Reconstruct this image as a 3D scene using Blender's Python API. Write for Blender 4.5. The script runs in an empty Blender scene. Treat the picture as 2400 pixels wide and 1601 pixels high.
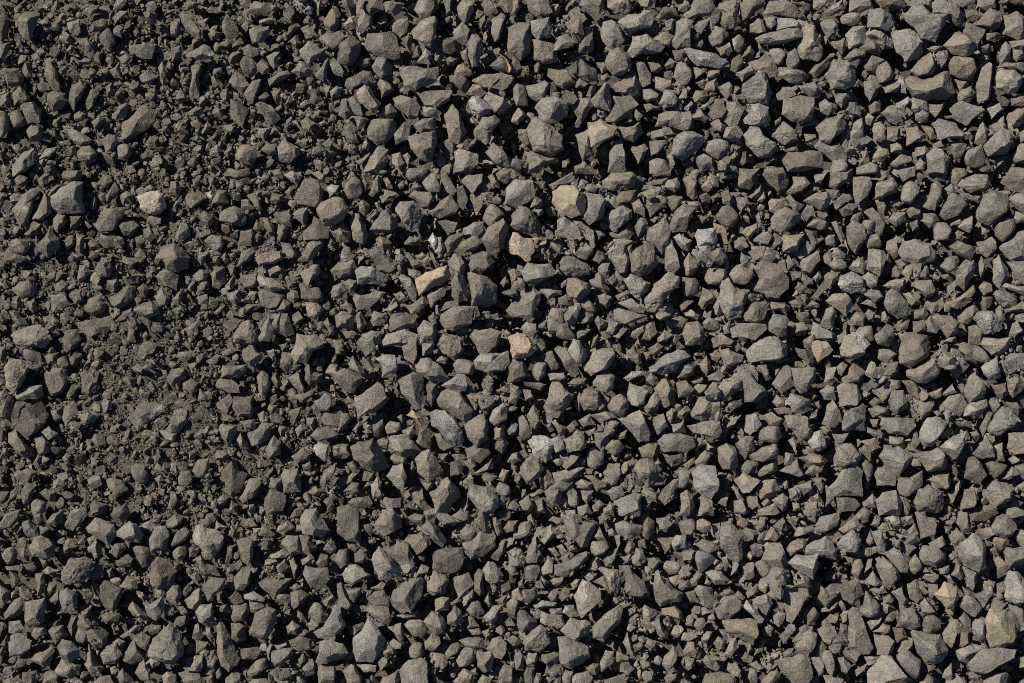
import bpy, bmesh, math, random
import numpy as np

# ------------------------------------------------------------------ camera, sky, sun, exposure
scene = bpy.context.scene
COL = scene.collection
SC = 0.0005                 # metres on the pile per photograph pixel
CAM_H = 1.667               # camera height over the mean stone level
cam_data = bpy.data.cameras.new('camera')
cam_data.lens = 50.0
cam_data.sensor_width = 36.0
cam_data.clip_start = 0.01
cam_data.clip_end = 2000.0
cam = bpy.data.objects.new('camera', cam_data)
COL.objects.link(cam)
cam.location = (0, 0, CAM_H)
cam.rotation_euler = (0, 0, 0)
scene.camera = cam

SUN_EL = math.radians(42)
LX, LY = math.cos(math.radians(-36)), math.sin(math.radians(-36))     # the way the shadows fall
world = bpy.data.worlds.new('World')
scene.world = world
world.use_nodes = True
wn = world.node_tree
wn.nodes.clear()
sky = wn.nodes.new('ShaderNodeTexSky')
sky.sky_type = 'NISHITA'
sky.sun_disc = False
sky.altitude = 2500
sky.air_density = 0.6
sky.dust_density = 0.3
sky.sun_elevation = SUN_EL
sky.sun_rotation = math.atan2(-LX, -LY)       # azimuth of the sun, from +Y towards +X
bg = wn.nodes.new('ShaderNodeBackground')
bg.inputs['Strength'].default_value = 0.068
wo = wn.nodes.new('ShaderNodeOutputWorld')
wn.links.new(sky.outputs[0], bg.inputs[0])
wn.links.new(bg.outputs[0], wo.inputs[0])

sun_data = bpy.data.lights.new('sun', 'SUN')
sun_data.energy = 5.0
sun_data.angle = math.radians(0.53)
sun_data.color = (1.0, 0.935, 0.835)
sun = bpy.data.objects.new('sun', sun_data)
COL.objects.link(sun)
from mathutils import Vector
ldir = Vector((LX * math.cos(SUN_EL), LY * math.cos(SUN_EL), -math.sin(SUN_EL)))
sun.rotation_euler = ldir.to_track_quat('-Z', 'Y').to_euler()
sun.location = (-1, 1, 2)

vs = scene.view_settings
vs.view_transform = 'Standard'
vs.look = 'None'
vs.gamma = 1.0
vs.use_curve_mapping = False
vs.exposure = 0.42
scene.cycles.use_denoising = False
scene.cycles.filter_width = 0.95
scene.cycles.max_bounces = 6
scene.cycles.diffuse_bounces = 3

rng = np.random.default_rng(7)
random.seed(7)

# outlines of the stones as they lie in the photograph: corners; crest line; tone and shape (^ lies on top, v lies low)
TRACES = """
@0 0
16,19 22,12 31,11 37,14 33,24 27,37 23,36 17,28;33,12 23,33;b block
62,22 66,19 73,18 75,30 71,33 64,30;72,19 74,31;l chunk
83,25 86,20 94,17 99,19 98,25 90,29 84,29;;u cobble
91,33 96,26 100,26 105,34 106,41 100,44 93,41;;g cobble
118,42 140,37 142,44 139,54 132,55 119,47;;d slab
42,58 46,57 52,65 57,80 53,84 48,82 41,69;50,62 55,79;b shard
1,64 4,62 16,63 22,71 20,78 7,79;;u block
64,84 67,79 74,75 79,80 75,90 70,97 68,103 63,94;74,76 70,100;b wedge
44,86 49,84 58,86 62,93 57,100 49,103 44,96;47,86 46,100;b block
78,94 83,83 90,81 91,86 86,97 80,101;;b slab
113,112 123,106 127,98 134,95 140,98 144,105 141,112 134,119 118,129 109,129;;u slab
103,106 110,97 117,94 119,98 116,107 106,111;;l chunk
6,109 11,102 18,100 26,112 22,116 12,118;;b cobble
18,98 22,95 31,94 38,102 37,112 33,113 26,113 22,105;;b slab ^
24,120 29,115 38,115 40,122 38,130 28,130;;b cobble
12,85 18,79 24,84 28,92 22,97 13,97;;b chunk
0,88 9,84 11,90 11,97 7,100 0,98;;b chunk
61,119 66,118 77,123 84,128 82,132 74,133 66,129;;l slab
93,129 100,123 106,124 109,131 104,137 97,140;;b wedge
108,134 114,132 120,134 121,142 115,148 109,146;;b cobble
70,142 76,135 82,134 89,142 88,149 80,152 72,148;;b lump
12,152 22,140 30,137 34,142 32,150 22,158 12,162;32,141 23,156;l block
36,145 42,137 53,134 52,139 46,144 37,146;;l slab
100,65 110,57 112,65 113,73 105,71;;b wedge
128,70 137,64 146,71 138,77 130,76;;g lump
84,112 92,104 95,110 92,117 88,121;;b wedge
105,5 108,-2 114,-2 115,4 110,8 104,9;;l slab
145,62 149,57 154,66 153,74 150,79 147,74;;g shard
0,101 5,103 8,112 8,120 3,126 -3,127 -4,102;;b cobble
20,65 25,56 28,58 30,70 25,72;;u chunk
34,79 38,75 45,77 47,83 41,85 36,83;;b cobble
68,105 73,101 79,105 77,111 69,111;;u lump
93,140 98,140 106,147 106,153 99,150;;b wedge
-3,40 9,39 7,48 4,54 -3,55;;b block
0,14 5,10 8,18 7,33 2,38 -2,36;;b block
80,35 85,40 88,47 84,54 77,51 78,42;;b lump
78,8 83,5 91,5 90,9 82,17 77,12;;b chunk
103,17 110,10 117,10 114,16 106,22;;b chunk
104,27 108,23 113,25 112,35 104,33;;g block
132,12 138,9 145,13 143,22 135,22;136,11 136,20;d block
109,53 117,48 121,53 117,60 112,58;;b chunk
69,57 78,53 85,55 83,59 73,60;;u shard
86,51 89,47 94,48 93,60 87,57;;g block
97,80 103,76 105,86 98,90;;b block
134,130 142,124 147,127 144,137 136,136;;b lump
13,8 17,4 21,6 19,12 14,12;;b lump
49,110 57,107 56,112 53,117 47,115;;b wedge
@400 0
8,14 11,10 17,14 23,22 29,31 27,36 20,33 14,28 10,21;;g slab
13,51 18,47 30,41 36,43 40,50 36,54 24,55 14,53;15,51 36,51 37,46;l slab ^
18,61 24,59 28,62 26,73 27,87 26,91 18,90 17,84 19,72;26,63 25,89;b block
47,20 52,14 57,18 63,27 62,33 55,37 51,34 47,26;;d cobble
61,-2 72,-2 73,5 69,9 64,4;;g slab
71,10 77,1 89,2 93,10 89,15 80,14 72,12;72,7 92,8;b block
78,18 95,16 97,19 92,22 82,22;;g bar
72,27 78,24 90,24 92,29 84,39 75,40 73,33;89,27 76,40;b wedge
64,44 72,41 80,45 82,50 76,54 70,52;;g lump
63,58 68,51 76,55 80,65 76,71 72,72 66,67;;b cobble
118,46 127,38 133,40 139,46 137,51 126,60 119,51;125,57 138,47;l block
111,66 119,56 124,57 131,65 127,71 119,71;;b wedge
89,73 99,66 108,65 110,68 106,73 91,79;;g block
79,59 84,54 90,59 91,66 84,68 80,64;;b chunk
88,52 95,48 100,48 99,60 95,64 91,60;95,49 94,63;b wedge
67,86 76,73 83,73 80,85 75,96 70,92;82,74 75,95;b wedge
54,75 58,63 66,70 73,78 66,84 59,82;;b slab
78,97 84,93 92,96 102,109 94,114 88,113 83,104;;b chunk
79,117 94,117 86,129 81,126;;l wedge
59,142 64,134 71,133 78,136 79,145 74,152 64,149 60,146;60,143 72,144 77,137;b block ^
83,139 88,130 96,133 99,142 91,144;;g chunk
98,135 104,127 112,132 118,136 118,143 109,150 101,148;;b chunk
133,68 142,53 145,54 144,72 140,75 134,72;;g wedge
145,59 150,53 157,60 160,66 158,71 150,68;;g slab
140,20 148,8 154,14 155,26 148,29 141,24;;b cobble
137,35 143,30 156,28 160,33 157,44 150,47 143,42;;b slab
119,26 126,22 136,33 135,36 124,36;;d slab
55,90 62,95 72,101 66,117 58,110 54,103;;b slab v
128,86 136,80 140,92 132,96 127,94;;u lump
119,112 125,107 133,113 127,121 121,118;;g slab
48,141 58,130 57,138 53,146;;g wedge
130,138 137,131 143,138 137,143 130,143;;b lump
113,132 120,128 127,128 127,134 120,135;;g chunk
36,138 43,132 46,138 44,144 36,143;;g wedge
16,103 22,99 30,99 30,104 25,108 17,106;;b chunk
0,45 9,42 11,47 7,55 1,57;;d block
0,20 7,19 11,30 6,35 0,34;;b lump
132,18 133,3 137,0 138,6 136,14;;t bar
13,3 18,0 28,3 22,8 14,9;;u lump
32,9 37,6 50,11 43,13 36,12;;g chunk
24,20 35,16 34,22 31,26;;g wedge
34,31 39,27 46,30 45,36 38,37;;u chunk
39,43 42,38 47,41 48,46 43,49 40,47;;u chunk
46,39 53,36 57,41 53,44 47,42;;b lump
56,41 64,34 68,39 62,44 57,44;;b lump
90,42 95,39 101,41 99,46 92,47;;u cobble
109,38 116,31 120,40 115,44;;b chunk
121,20 126,14 132,19 130,24 123,22;;g cobble
120,10 127,5 132,7 130,13 123,13;;l chunk
106,33 109,25 117,21 120,25 114,29;;b chunk
37,71 41,68 45,77 41,81 38,77;;u bar
80,90 88,84 91,88 86,93 81,92;;l lump
92,84 101,82 101,92 98,96 94,89;;b wedge
18,112 25,109 29,114 26,118 20,116;;b chunk
28,119 34,111 38,116 35,121 29,123;;b wedge
33,129 42,120 44,122 38,130;;g slab
46,130 50,121 53,120 51,130;;u bar
76,131 84,130 85,135 80,138 76,136;;b lump
4,148 10,143 14,148 10,155 5,154;;b cobble
15,149 22,143 25,147 21,154 16,153;;d cobble
17,128 24,123 28,128 24,130;;b chunk
112,112 115,110 126,121 122,123;;b shard
139,132 146,127 150,130 146,138 142,136;;g block
135,114 141,110 145,114 139,116;;b lump
146,84 152,79 158,81 156,89 148,90;;l block
150,97 158,90 164,95 160,102 153,103;;u cobble
140,82 147,78 147,85 143,90;;g wedge
@800 0
20,38 24,31 45,30 50,34 55,46 54,54 48,55 32,50 24,46;;d slab ^
-4,40 8,34 17,39 18,48 10,60 3,60 -3,57;;d block
15,18 18,9 21,9 29,17 28,22 20,31 14,29;21,12 25,25;g block
22,8 24,-2 37,-2 39,9 28,14;;g block
39,2 45,1 56,3 55,11 49,15 41,11;41,7 56,3;g block
67,9 72,-2 86,-2 86,7 80,16 73,17;;b slab
93,-2 102,-2 101,12 97,16 96,10;;g slab
106,7 111,0 120,1 122,9 117,18 113,20 107,15;120,4 112,18;b chunk
64,30 72,20 85,16 88,21 85,34 82,44 74,40 66,35;;b lump ^
47,24 52,17 61,17 62,23 60,30 54,35 47,29;;b slab
55,36 62,32 66,36 64,50 60,46;60,33 58,42;d wedge
103,29 111,20 118,27 117,36 109,45 104,38;;b slab
116,40 120,31 126,33 130,41 126,60 120,62 117,52;124,33 121,60;b block ^
139,18 147,11 151,14 148,27 145,37 141,38 138,30;150,15 141,36;b wedge
144,5 147,-2 158,-2 158,14 150,11;;u slab
128,4 139,3 142,9 137,15 132,11;;d wedge
53,62 70,62 88,62 89,67 87,75 78,79 69,82 58,79 55,70;55,65 76,65 88,64;b slab ^
69,58 78,44 83,50 82,59;;l wedge
28,61 33,52 39,52 47,60 46,68 36,72 30,66;39,53 35,70;d block
3,79 5,72 20,66 27,66 33,76 28,83 20,80 10,84;;d lump
14,85 21,75 26,80 36,95 33,101 27,103 17,94;34,96 27,101;p block ^
33,78 36,72 47,78 49,83 37,90;;u chunk
103,67 107,59 112,58 120,65 121,69 116,71 104,70;;t cobble
115,86 121,78 127,78 133,85 127,89 117,88;;t chunk
116,93 121,88 127,89 139,100 135,105 127,107 118,101;;w chunk ^
133,61 147,50 154,56 157,66 147,67;;d wedge
120,74 130,69 147,67 158,70 154,81 147,83 130,81;;b slab
99,70 113,70 118,75 113,86 106,80 100,75;;d chunk
48,91 55,88 69,91 72,98 69,108 63,111 56,103 50,98;;b slab
69,84 82,83 102,83 99,92 87,100 77,97 75,93;;b slab
75,98 82,95 93,104 87,108 76,107;;l chunk
49,123 57,113 65,109 63,121 62,128 50,133;;b slab
66,115 74,109 86,108 87,122 73,123;;g block
62,126 86,121 87,129 84,146 80,149 72,146 64,137;63,128 85,127 83,145;b block
23,120 28,110 36,108 49,111 49,122 40,132 31,132 24,126;33,110 35,128;b cobble
94,106 102,96 108,104 112,112 115,122 108,132 99,129 97,120;104,100 109,128;b shard
122,120 130,107 142,106 146,112 141,118 136,131 133,133 124,127;;b cobble
133,140 139,130 148,135 155,148 155,157 143,153;;d lump
104,140 108,137 126,142 126,152 120,160 103,160;;m chunk
20,158 26,146 34,135 43,138 42,149 36,160;;b wedge
46,142 54,140 57,150 54,157 47,150;;b wedge
3,117 10,112 14,118 17,132 10,133 5,128;;g lump
6,92 10,88 19,98 20,106 10,104;;g slab
0,91 5,90 7,98 12,106 5,110 -3,106;;b chunk
131,91 135,84 150,92 156,97 148,104 141,104;;b shard
2,22 8,15 14,21 13,26 4,25;;p chunk
107,47 115,45 117,52 117,60 112,55;;b block
95,55 104,48 110,52 104,61 98,60;;u chunk
150,36 158,30 160,46 152,46;;g block
112,137 125,125 124,132 117,138;;b bar
31,105 45,95 51,103 48,109 38,109;;u chunk
11,107 18,106 25,110 22,116 15,119;;d chunk
13,58 17,53 27,54 27,60 18,63;;d slab
19,133 23,128 27,132 25,139 19,138;;u lump
5,135 10,132 15,135 13,141 7,141;;g chunk
14,148 26,140 27,143 19,152 15,151;;b chunk
-1,83 6,81 7,87 0,88;;g slab
56,143 61,140 64,144 61,153;;g chunk
54,82 59,78 61,84 58,87;;l chunk
86,37 89,29 90,39 87,41;;l splinter
127,18 132,13 133,19 127,27;;b splinter
@1200 0
11,-2 33,-2 37,11 31,15 22,15 16,10;;b slab ^
17,19 34,16 37,25 35,34 24,37 18,31;30,17 32,35;g block ^
-4,25 6,22 16,22 18,33 17,47 8,55 4,51 -3,48;12,23 8,33 6,50;b block
20,37 30,38 40,42 41,57 29,59 20,55;;b cobble
37,46 43,33 49,31 61,39 52,44 42,47;41,47 61,40;g slab ^
52,12 61,6 63,12 65,26 57,32 49,30 54,22;;b block
59,34 68,24 74,31 75,47 70,49 62,48;;b chunk
61,4 64,-2 83,-2 84,6 77,20 70,12 65,8;80,2 77,19;b block
87,-2 107,-2 112,8 107,13 95,13 87,7;;b lump
81,28 84,20 91,18 98,24 104,37 98,44 91,44 83,37;92,20 98,43;g cobble ^
97,20 107,13 120,12 121,9 128,10 130,18 127,25 110,31 102,28;102,28 112,27 128,20;l block ^
106,48 111,32 124,31 131,38 141,43 137,48 120,49 111,53;;l slab ^
116,0 134,-2 131,7 126,10 118,6;;b chunk
132,16 139,7 150,8 154,16 143,16 135,19;;u lump
140,20 147,17 150,19 148,29 142,28;;g chunk
146,40 151,20 160,16 166,20 164,44 151,45;;l chunk
130,36 140,29 150,34 145,44 137,42;;b lump
86,57 91,47 98,44 108,53 109,61 101,69 94,71 88,64;;u cobble ^
114,60 115,55 121,57 128,68 128,77 120,80 117,73;;b slab
92,80 107,66 112,64 118,78 118,88 112,90 94,84;92,82 104,76 112,66;b block
33,63 50,64 58,76 49,83 40,78 32,70;;b slab
12,79 30,74 34,78 30,92 22,93 15,88;31,75 28,91;g wedge
1,82 5,77 12,80 14,97 4,98 1,91;;b chunk
21,99 28,90 40,89 52,97 54,105 38,114 28,111;;b cobble ^
13,119 22,110 38,115 47,125 48,137 36,142 20,139 16,130;;b lump ^
14,140 20,137 28,142 44,144 43,150 32,152 25,158 13,158;;b lump
53,97 60,90 72,90 74,98 68,108 62,111 57,103;62,92 61,110;b block
72,92 85,76 90,79 91,95 90,102 76,98;85,77 82,95;b wedge
68,88 72,78 78,77 77,84 71,90;;b chunk
61,58 63,53 68,58 77,63 78,74 71,75 61,70;;g lump
85,110 95,96 92,88 109,88 117,96 105,108 95,114;;b slab
92,88 109,88 117,96 111,97 96,96;;b slab v
70,113 81,109 96,117 93,126 73,135 70,124;73,134 93,125;y block ^
58,124 70,119 74,134 75,144 65,148 62,139;;b block
96,116 110,117 118,110 120,123 112,131 101,128;;b block
119,81 128,82 135,86 133,91 125,94 121,91;;g chunk
131,70 146,74 147,80 139,85 132,81;;b slab
136,66 147,65 147,74 141,72;;g chip
135,96 140,82 147,83 153,91 152,97 140,100;;g lump
121,96 127,95 136,98 136,101 124,103;;l wedge
125,57 134,58 139,63 134,67 128,66;;u chunk
140,60 145,53 150,57 148,62 142,64;;g chunk
148,47 158,45 162,50 158,56 150,56;;b chunk
131,117 135,105 148,100 158,105 158,120 148,116;;b slab
128,121 144,117 149,123 138,126 128,127;;g block
126,130 143,128 143,132 134,142 128,143;;g slab
146,126 154,123 164,120 168,130 164,147 157,148 150,146;;g block ^
89,139 94,131 101,130 104,142 105,158 88,158;100,131 103,155;g block
109,136 122,132 126,136 121,146 116,151;;b wedge
126,148 134,145 141,147 146,158 126,160;;b cobble
58,153 66,148 74,154 76,160 58,160;;b chunk
46,148 52,146 54,150 50,155 46,154;;b chunk
1,106 6,99 14,106 6,115 -1,112;;g lump
5,119 13,119 15,133 12,135 6,126;;b chunk
20,60 24,57 27,60 24,67 21,66;;b chunk
0,50 7,56 10,64 4,68 -2,66;;d slab
77,57 85,57 87,64 83,68 79,62;;b lump
81,70 88,67 91,72 86,76 82,74;;b chunk
58,77 62,72 70,77 66,81 59,81;;g chunk
0,0 6,-2 8,7 2,15 -2,14;;u block
142,144 148,139 151,152 146,153;;u chunk
152,5 160,2 165,6 160,12 153,10;;g chunk
152,85 157,81 162,84 160,90 155,90;;l chip
50,62 58,57 60,60 60,70 54,68;;d chunk
@1600 0
0,14 12,-2 27,-2 29,6 26,14 4,18;0,17 26,9;b slab
32,7 40,0 49,1 50,9 53,20 47,26 39,25 35,21 37,12;36,19 50,15;b lump ^
51,5 58,-2 76,-2 74,6 60,17 56,18;57,14 76,-1;b block
74,13 80,1 95,0 107,7 104,16 88,14;;b slab ^
97,2 110,2 118,4 117,10 111,13 107,7;;w lump
120,-2 134,-2 132,4 125,10 120,8;;b cobble
130,12 137,5 147,-1 149,9 136,15;;b chunk
149,-2 162,-2 160,12 151,10;;u block
0,18 7,20 10,29 8,39 2,43 -8,44 -8,22;;b cobble
10,24 14,20 26,16 23,24 17,32 12,29;;g wedge
23,33 30,25 40,26 42,33 35,42 28,42;;g lump
2,45 6,44 30,50 43,57 44,60 34,63 14,60 7,54;;w slab ^
10,39 18,35 20,41 16,44 9,43;;d chunk
31,45 43,39 46,47 42,52 35,51;;u chunk
45,36 52,31 58,36 57,44 53,48 48,46;;g lump
62,23 69,17 74,18 77,29 68,32 62,30;;b chunk
75,16 83,15 86,22 81,27 77,24;;b block
87,16 102,17 110,23 108,28 97,26 86,29;;g slab
67,35 76,31 97,26 106,26 110,34 95,39 80,41 70,40;78,40 96,37 109,33;g bar ^
106,40 113,23 122,22 126,34 131,52 126,57 111,55 107,47;;b lump ^
111,28 114,22 122,23 126,33 114,35;;b lump
125,20 137,16 143,24 140,35 133,35 128,28;;g lump ^
145,16 152,12 162,13 164,20 157,24 146,22;;b cobble
150,32 157,25 168,24 168,40 153,45;;l block
133,36 149,35 150,46 147,51 139,44;;b wedge
148,54 158,44 168,48 168,52 153,56;;b chunk
116,67 122,59 132,55 136,48 140,50 136,60 122,72;;b bar
79,46 89,43 95,49 93,57 88,60 83,55;;g cobble
94,57 97,48 103,43 108,57 104,64 97,63;;b cobble
88,62 95,62 110,65 116,71 111,76 98,76 89,70;;g block
60,57 70,55 76,50 84,55 88,65 86,71 80,71 72,65 66,66;;b slab
44,64 46,55 52,50 56,55 54,62 49,67;;u cobble
10,62 22,60 26,63 18,68 11,74;;b wedge
24,65 34,63 34,70 28,72 23,71;;t block
49,67 62,60 66,66 55,75;;l block
56,78 67,71 70,64 76,67 80,74 81,85 78,97 70,97 62,93 57,85;;g lump
56,110 64,96 70,95 79,99 80,110 76,118 66,116 57,113;56,112 72,112 79,107;w chunk ^
32,80 43,75 46,79 46,85 41,91 36,86;;b cobble
20,82 22,77 31,72 33,78 29,86 22,84;;b chunk
9,90 12,83 21,83 24,88 20,93 11,94;;b chunk
12,76 19,73 23,75 20,82 16,81;;g chunk
16,99 24,90 32,88 29,93 20,101;;g bar
23,105 30,91 38,91 40,102 36,108 28,110;;u slab
34,108 40,93 50,93 57,100 50,115 43,116;48,96 53,112;b slab
25,113 33,109 40,116 36,122 29,120;;u chunk
8,107 16,100 25,109 21,112 12,110;;g chunk
-1,103 7,102 11,108 10,117 5,119 -3,118;;b block
38,126 40,117 52,115 56,122 52,131 45,131;;l block
0,122 10,121 18,125 19,131 13,138 0,147 -10,142 -8,128;;g cobble ^
20,131 32,127 42,130 44,136 33,146 22,140;;b cobble ^
10,144 18,140 29,146 30,158 16,158;;g lump
57,124 62,116 70,116 77,126 85,132 86,138 78,144 72,144 60,134;;g lump ^
79,123 93,112 103,119 107,122 104,130 93,133 86,129;;b lump
92,105 93,91 104,88 113,90 121,90 121,100 118,110 110,114 100,110;;b slab ^
86,87 92,80 100,80 104,88 94,93 87,92;;u slab
108,82 112,77 121,75 128,84 126,90 117,89;119,78 119,89;g chunk
131,70 139,54 150,55 158,60 158,76 150,81 138,81;;b lump ^
137,83 152,83 154,90 146,100 141,94;;g wedge
125,95 131,91 141,96 142,100 134,106 127,103;;l wedge
148,103 156,94 164,98 163,108 153,106;;g chunk
123,117 132,109 149,104 150,113 148,120 135,132 126,128;124,121 150,113;b block ^
119,134 126,126 133,134 141,131 150,144 149,148 137,148 128,141;;g slab
92,147 97,140 117,138 129,139 128,154 112,157 97,158;;b slab ^
112,123 122,123 124,127 119,131 113,130;;b chunk
151,119 158,112 166,114 164,124 153,126;;b chunk
144,128 148,120 152,132 151,140 146,135;;b shard
83,112 90,107 90,112 84,117;;b wedge
107,115 118,110 126,111 125,115 110,117;;b slab
74,147 81,142 87,146 86,150 76,153;;u lump
40,143 48,138 51,142 46,149 40,149;;b chunk
53,150 55,140 61,139 61,148 55,152;;b chunk
137,148 147,145 153,152 150,160 137,160;;b lump
36,153 44,149 50,154 52,160 40,160;;g chunk
92,138 106,134 107,139 96,140;;b bar
0,82 4,81 5,90 2,92 -4,91;;g chunk
0,100 8,93 10,97 5,102;;l chunk
69,40 78,42 76,48 71,48;;b chunk
0,48 5,51 8,58 4,60 -4,53;;u chunk
-6,60 0,57 8,64 9,70 5,77 -2,78 -8,70;;b cobble
@2000 0
-4,0 17,-2 18,6 8,12 -4,11;;b block
20,1 26,-2 48,-2 48,7 32,11 25,7;;u block ^
53,-2 73,-2 73,8 68,9 61,5 53,7;;b block
14,14 16,9 25,8 32,12 37,14 37,24 34,29 22,26 13,25;;g block ^
73,3 79,-2 88,3 96,5 102,14 100,24 94,24 88,17 73,13;;g lump
43,13 52,10 58,5 64,6 72,12 87,13 83,24 75,38 62,35 55,24;;g lump ^
90,-2 113,-2 112,3 101,7 92,3;;b slab
115,-2 130,-2 131,7 120,9 114,6;;b slab
138,-2 158,-2 158,5 148,5;;d lump
103,10 112,9 118,15 110,20 104,17;;b cobble
112,23 121,13 126,8 136,12 134,25 127,30 122,26;136,12 124,23 122,27;b block ^
137,14 150,11 158,16 160,32 152,36 137,31;;b block
100,30 103,20 112,22 121,26 121,33 114,43 108,34;;b slab
35,30 50,27 56,29 64,48 60,53 48,57 40,48;55,29 54,42 47,50;l block ^
11,33 17,26 27,27 36,34 35,43 27,46 22,40;;p lump
3,44 12,33 22,40 26,48 24,51 8,48;;b block
83,42 94,30 104,32 113,40 110,49 103,52 91,49;;b block ^
123,31 132,30 138,34 131,39 123,37;;b chunk
143,38 158,36 162,44 154,46 146,44;;b block
133,53 136,42 140,38 145,44 144,55 135,60;;l chunk
146,46 156,44 157,54 150,57 146,53;;g lump
10,61 18,50 29,55 25,62 20,68 12,65;;b block
20,68 23,60 30,56 38,69 35,74 24,77;;b cobble ^
53,65 61,54 71,48 75,57 74,67 58,71;;b wedge ^
75,52 83,46 87,51 85,61 81,62;;b chunk
67,46 77,39 83,43 74,49;;b bar
88,60 92,52 103,52 111,54 112,64 107,73 100,73 90,68;;b cobble ^
48,73 53,69 72,71 84,65 89,67 93,85 86,91 78,92 69,90 56,88 50,80;;b block ^
113,78 118,62 125,57 128,61 126,85 125,90 116,97 114,92;;b bar ^
129,72 135,64 148,65 155,71 154,77 150,84 142,86 132,81;;l block ^
130,62 140,57 148,58 156,57 156,66 145,64;;g bar
93,73 104,70 106,78 98,84;;g wedge
95,90 99,82 109,78 113,86 108,94 98,94;;g lump
10,75 17,73 25,79 22,88 15,93 11,86;;g chunk
24,78 40,74 45,76 40,85 30,85;;b wedge
40,74 43,68 48,78 49,86 44,85;;l chip
39,95 50,89 53,92 46,104 40,100;;l chunk
52,92 58,89 68,93 69,102 58,104 52,100;;b lump
57,103 62,98 70,104 69,112 61,114 57,110;;b lump
69,95 84,93 83,99 75,108 70,103;;u wedge
88,101 98,93 115,98 121,102 104,115 95,111;;g slab ^
14,98 20,93 25,95 25,102 16,105;;b cobble
25,104 33,98 39,97 41,110 40,115 33,112;;b chunk
10,108 14,104 21,107 16,115 12,114;;p chunk
18,119 19,113 25,111 31,118 30,128 26,131 19,128;;b slab
31,117 38,116 42,117 42,126 38,130 31,128;;b slab
48,118 59,116 66,124 62,130 49,134;;b block
62,115 72,117 77,126 71,129 66,121;;t bar
72,114 79,109 94,113 102,124 100,127 80,128 77,122;;g slab ^
112,125 117,111 119,110 124,119 124,128 118,135 111,132;;l shard
123,100 135,94 138,101 127,109;;l block
130,89 138,88 145,93 141,99 137,97;;u chunk
145,91 151,87 162,87 164,96 155,98 145,97;;u slab
142,104 150,99 160,99 165,106 155,114 143,118;;b lump
124,116 138,107 142,118 130,124;;t lump
120,134 132,122 137,117 145,120 148,131 141,141 125,143 122,138;146,123 134,136 121,137;b block ^
144,120 151,118 154,125 149,130;;b cobble
153,122 160,117 168,119 166,128 154,131;;u chunk
88,131 99,130 102,138 98,150 93,147;;g chunk
103,144 106,137 118,133 121,145 120,153 111,155 104,151;;g cobble ^
68,142 75,137 82,138 88,145 86,160 68,160;;g block ^
57,136 66,133 70,139 65,145 57,144;;b block
73,133 80,129 86,131 86,136 74,137;;b chunk
34,133 40,131 47,137 43,141 35,140;;l chunk
17,146 24,135 32,137 35,142 28,149 20,149;;b lump
33,152 43,142 54,144 55,148 40,154;;b cobble
57,151 62,146 67,150 65,157 58,156;;b cobble
0,113 8,106 10,114 9,126 5,128 -3,127;;g block
0,131 10,124 17,128 10,135 0,137 -4,133;;g bar
-4,94 4,94 5,104 0,109 -4,107;;g chunk
0,150 8,139 13,138 15,150 4,156;;b lump
3,154 15,149 23,152 23,160 3,160;;g cobble
146,145 153,133 165,131 168,143 160,151 148,149;;b cobble
127,145 143,143 134,153 130,155;;t wedge
0,25 5,24 7,36 2,43 -4,42;;w lump
102,139 105,131 108,133 106,138;;b chunk
101,122 106,121 111,126 108,130;;b chunk
83,107 92,106 94,110 85,109;;t chunk
0,46 5,50 7,56 3,62 -4,58;;d chunk
46,112 52,110 60,115 50,117;;b chunk
@0 400
47,24 56,17 68,10 76,11 78,38 70,39 55,39 47,32;70,11 72,38;l block ^
126,24 136,19 145,19 150,24 152,34 147,40 137,39 129,35;146,22 148,38;q lump ^
11,35 20,22 29,17 36,14 37,20 29,29 28,38 24,51 19,53 14,43;;b slab
30,42 35,35 41,21 46,27 48,39 38,47 31,45;;b block
46,46 53,39 60,40 62,47 53,57 49,54;;b block
86,50 96,34 108,34 115,34 112,44 105,54 93,57;;b slab
108,51 112,47 122,46 129,51 119,61 114,60;;b chunk
34,68 46,53 54,63 54,71 44,80 37,74;;g wedge ^
8,69 14,62 25,65 27,72 22,77 13,75;;b cobble
4,78 8,70 20,77 25,80 19,85 6,84;;b slab
64,42 74,42 75,48 71,53 65,53;;u block
24,49 32,46 40,49 37,58 28,60 24,57;;u chunk
10,109 18,102 26,100 34,107 32,115 20,118;26,101 29,110;b cobble
50,106 57,100 62,104 62,110 55,111 51,110;;b block
46,127 47,115 60,111 66,123 57,127 49,130;;g slab
63,115 69,109 75,109 77,120 69,123;;b chunk
76,122 81,115 91,114 97,122 96,130 88,133 79,129;;u lump
100,117 112,110 119,104 125,107 124,117 117,124 110,128 104,124;;g block
123,128 132,121 141,120 147,131 137,135 128,132;;b block
69,140 80,138 100,134 108,143 96,150 82,154 75,147;;g slab
9,150 20,145 38,142 45,147 48,156 44,160 18,160;;l lump ^
59,155 62,147 70,146 76,157 72,160 60,160;;b chunk
9,129 16,129 23,137 26,142 19,143 12,137;;b chunk
24,120 32,119 37,127 31,131 27,128;;b chunk
108,136 112,130 121,126 122,132 117,137 109,139;;b slab
142,97 148,91 157,90 165,96 162,110 150,106;;g chunk
143,116 148,107 156,117 154,123 147,125;;b slab
142,81 150,70 160,68 170,74 175,80 172,90 162,93 153,90 150,82;;b block ^
128,113 126,108 132,103 137,109 134,117;;b block
98,107 97,98 106,97 110,102 107,110 103,111;107,98 104,111;b wedge
87,91 90,83 100,82 104,90 100,98 93,98;;d lump
71,98 73,87 79,86 83,93 77,101 72,102;;b block
80,67 84,63 90,66 92,71 84,73;;b cobble
82,80 84,73 90,75 90,80 86,82;;b chunk
58,68 62,60 68,59 69,68 63,73 59,71;;d cobble
69,73 70,58 78,60 77,72 73,76;;b chunk
91,66 93,58 104,56 110,63 105,70 97,71;;b slab
103,64 109,60 113,62 112,71 106,71;;g chunk
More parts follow.
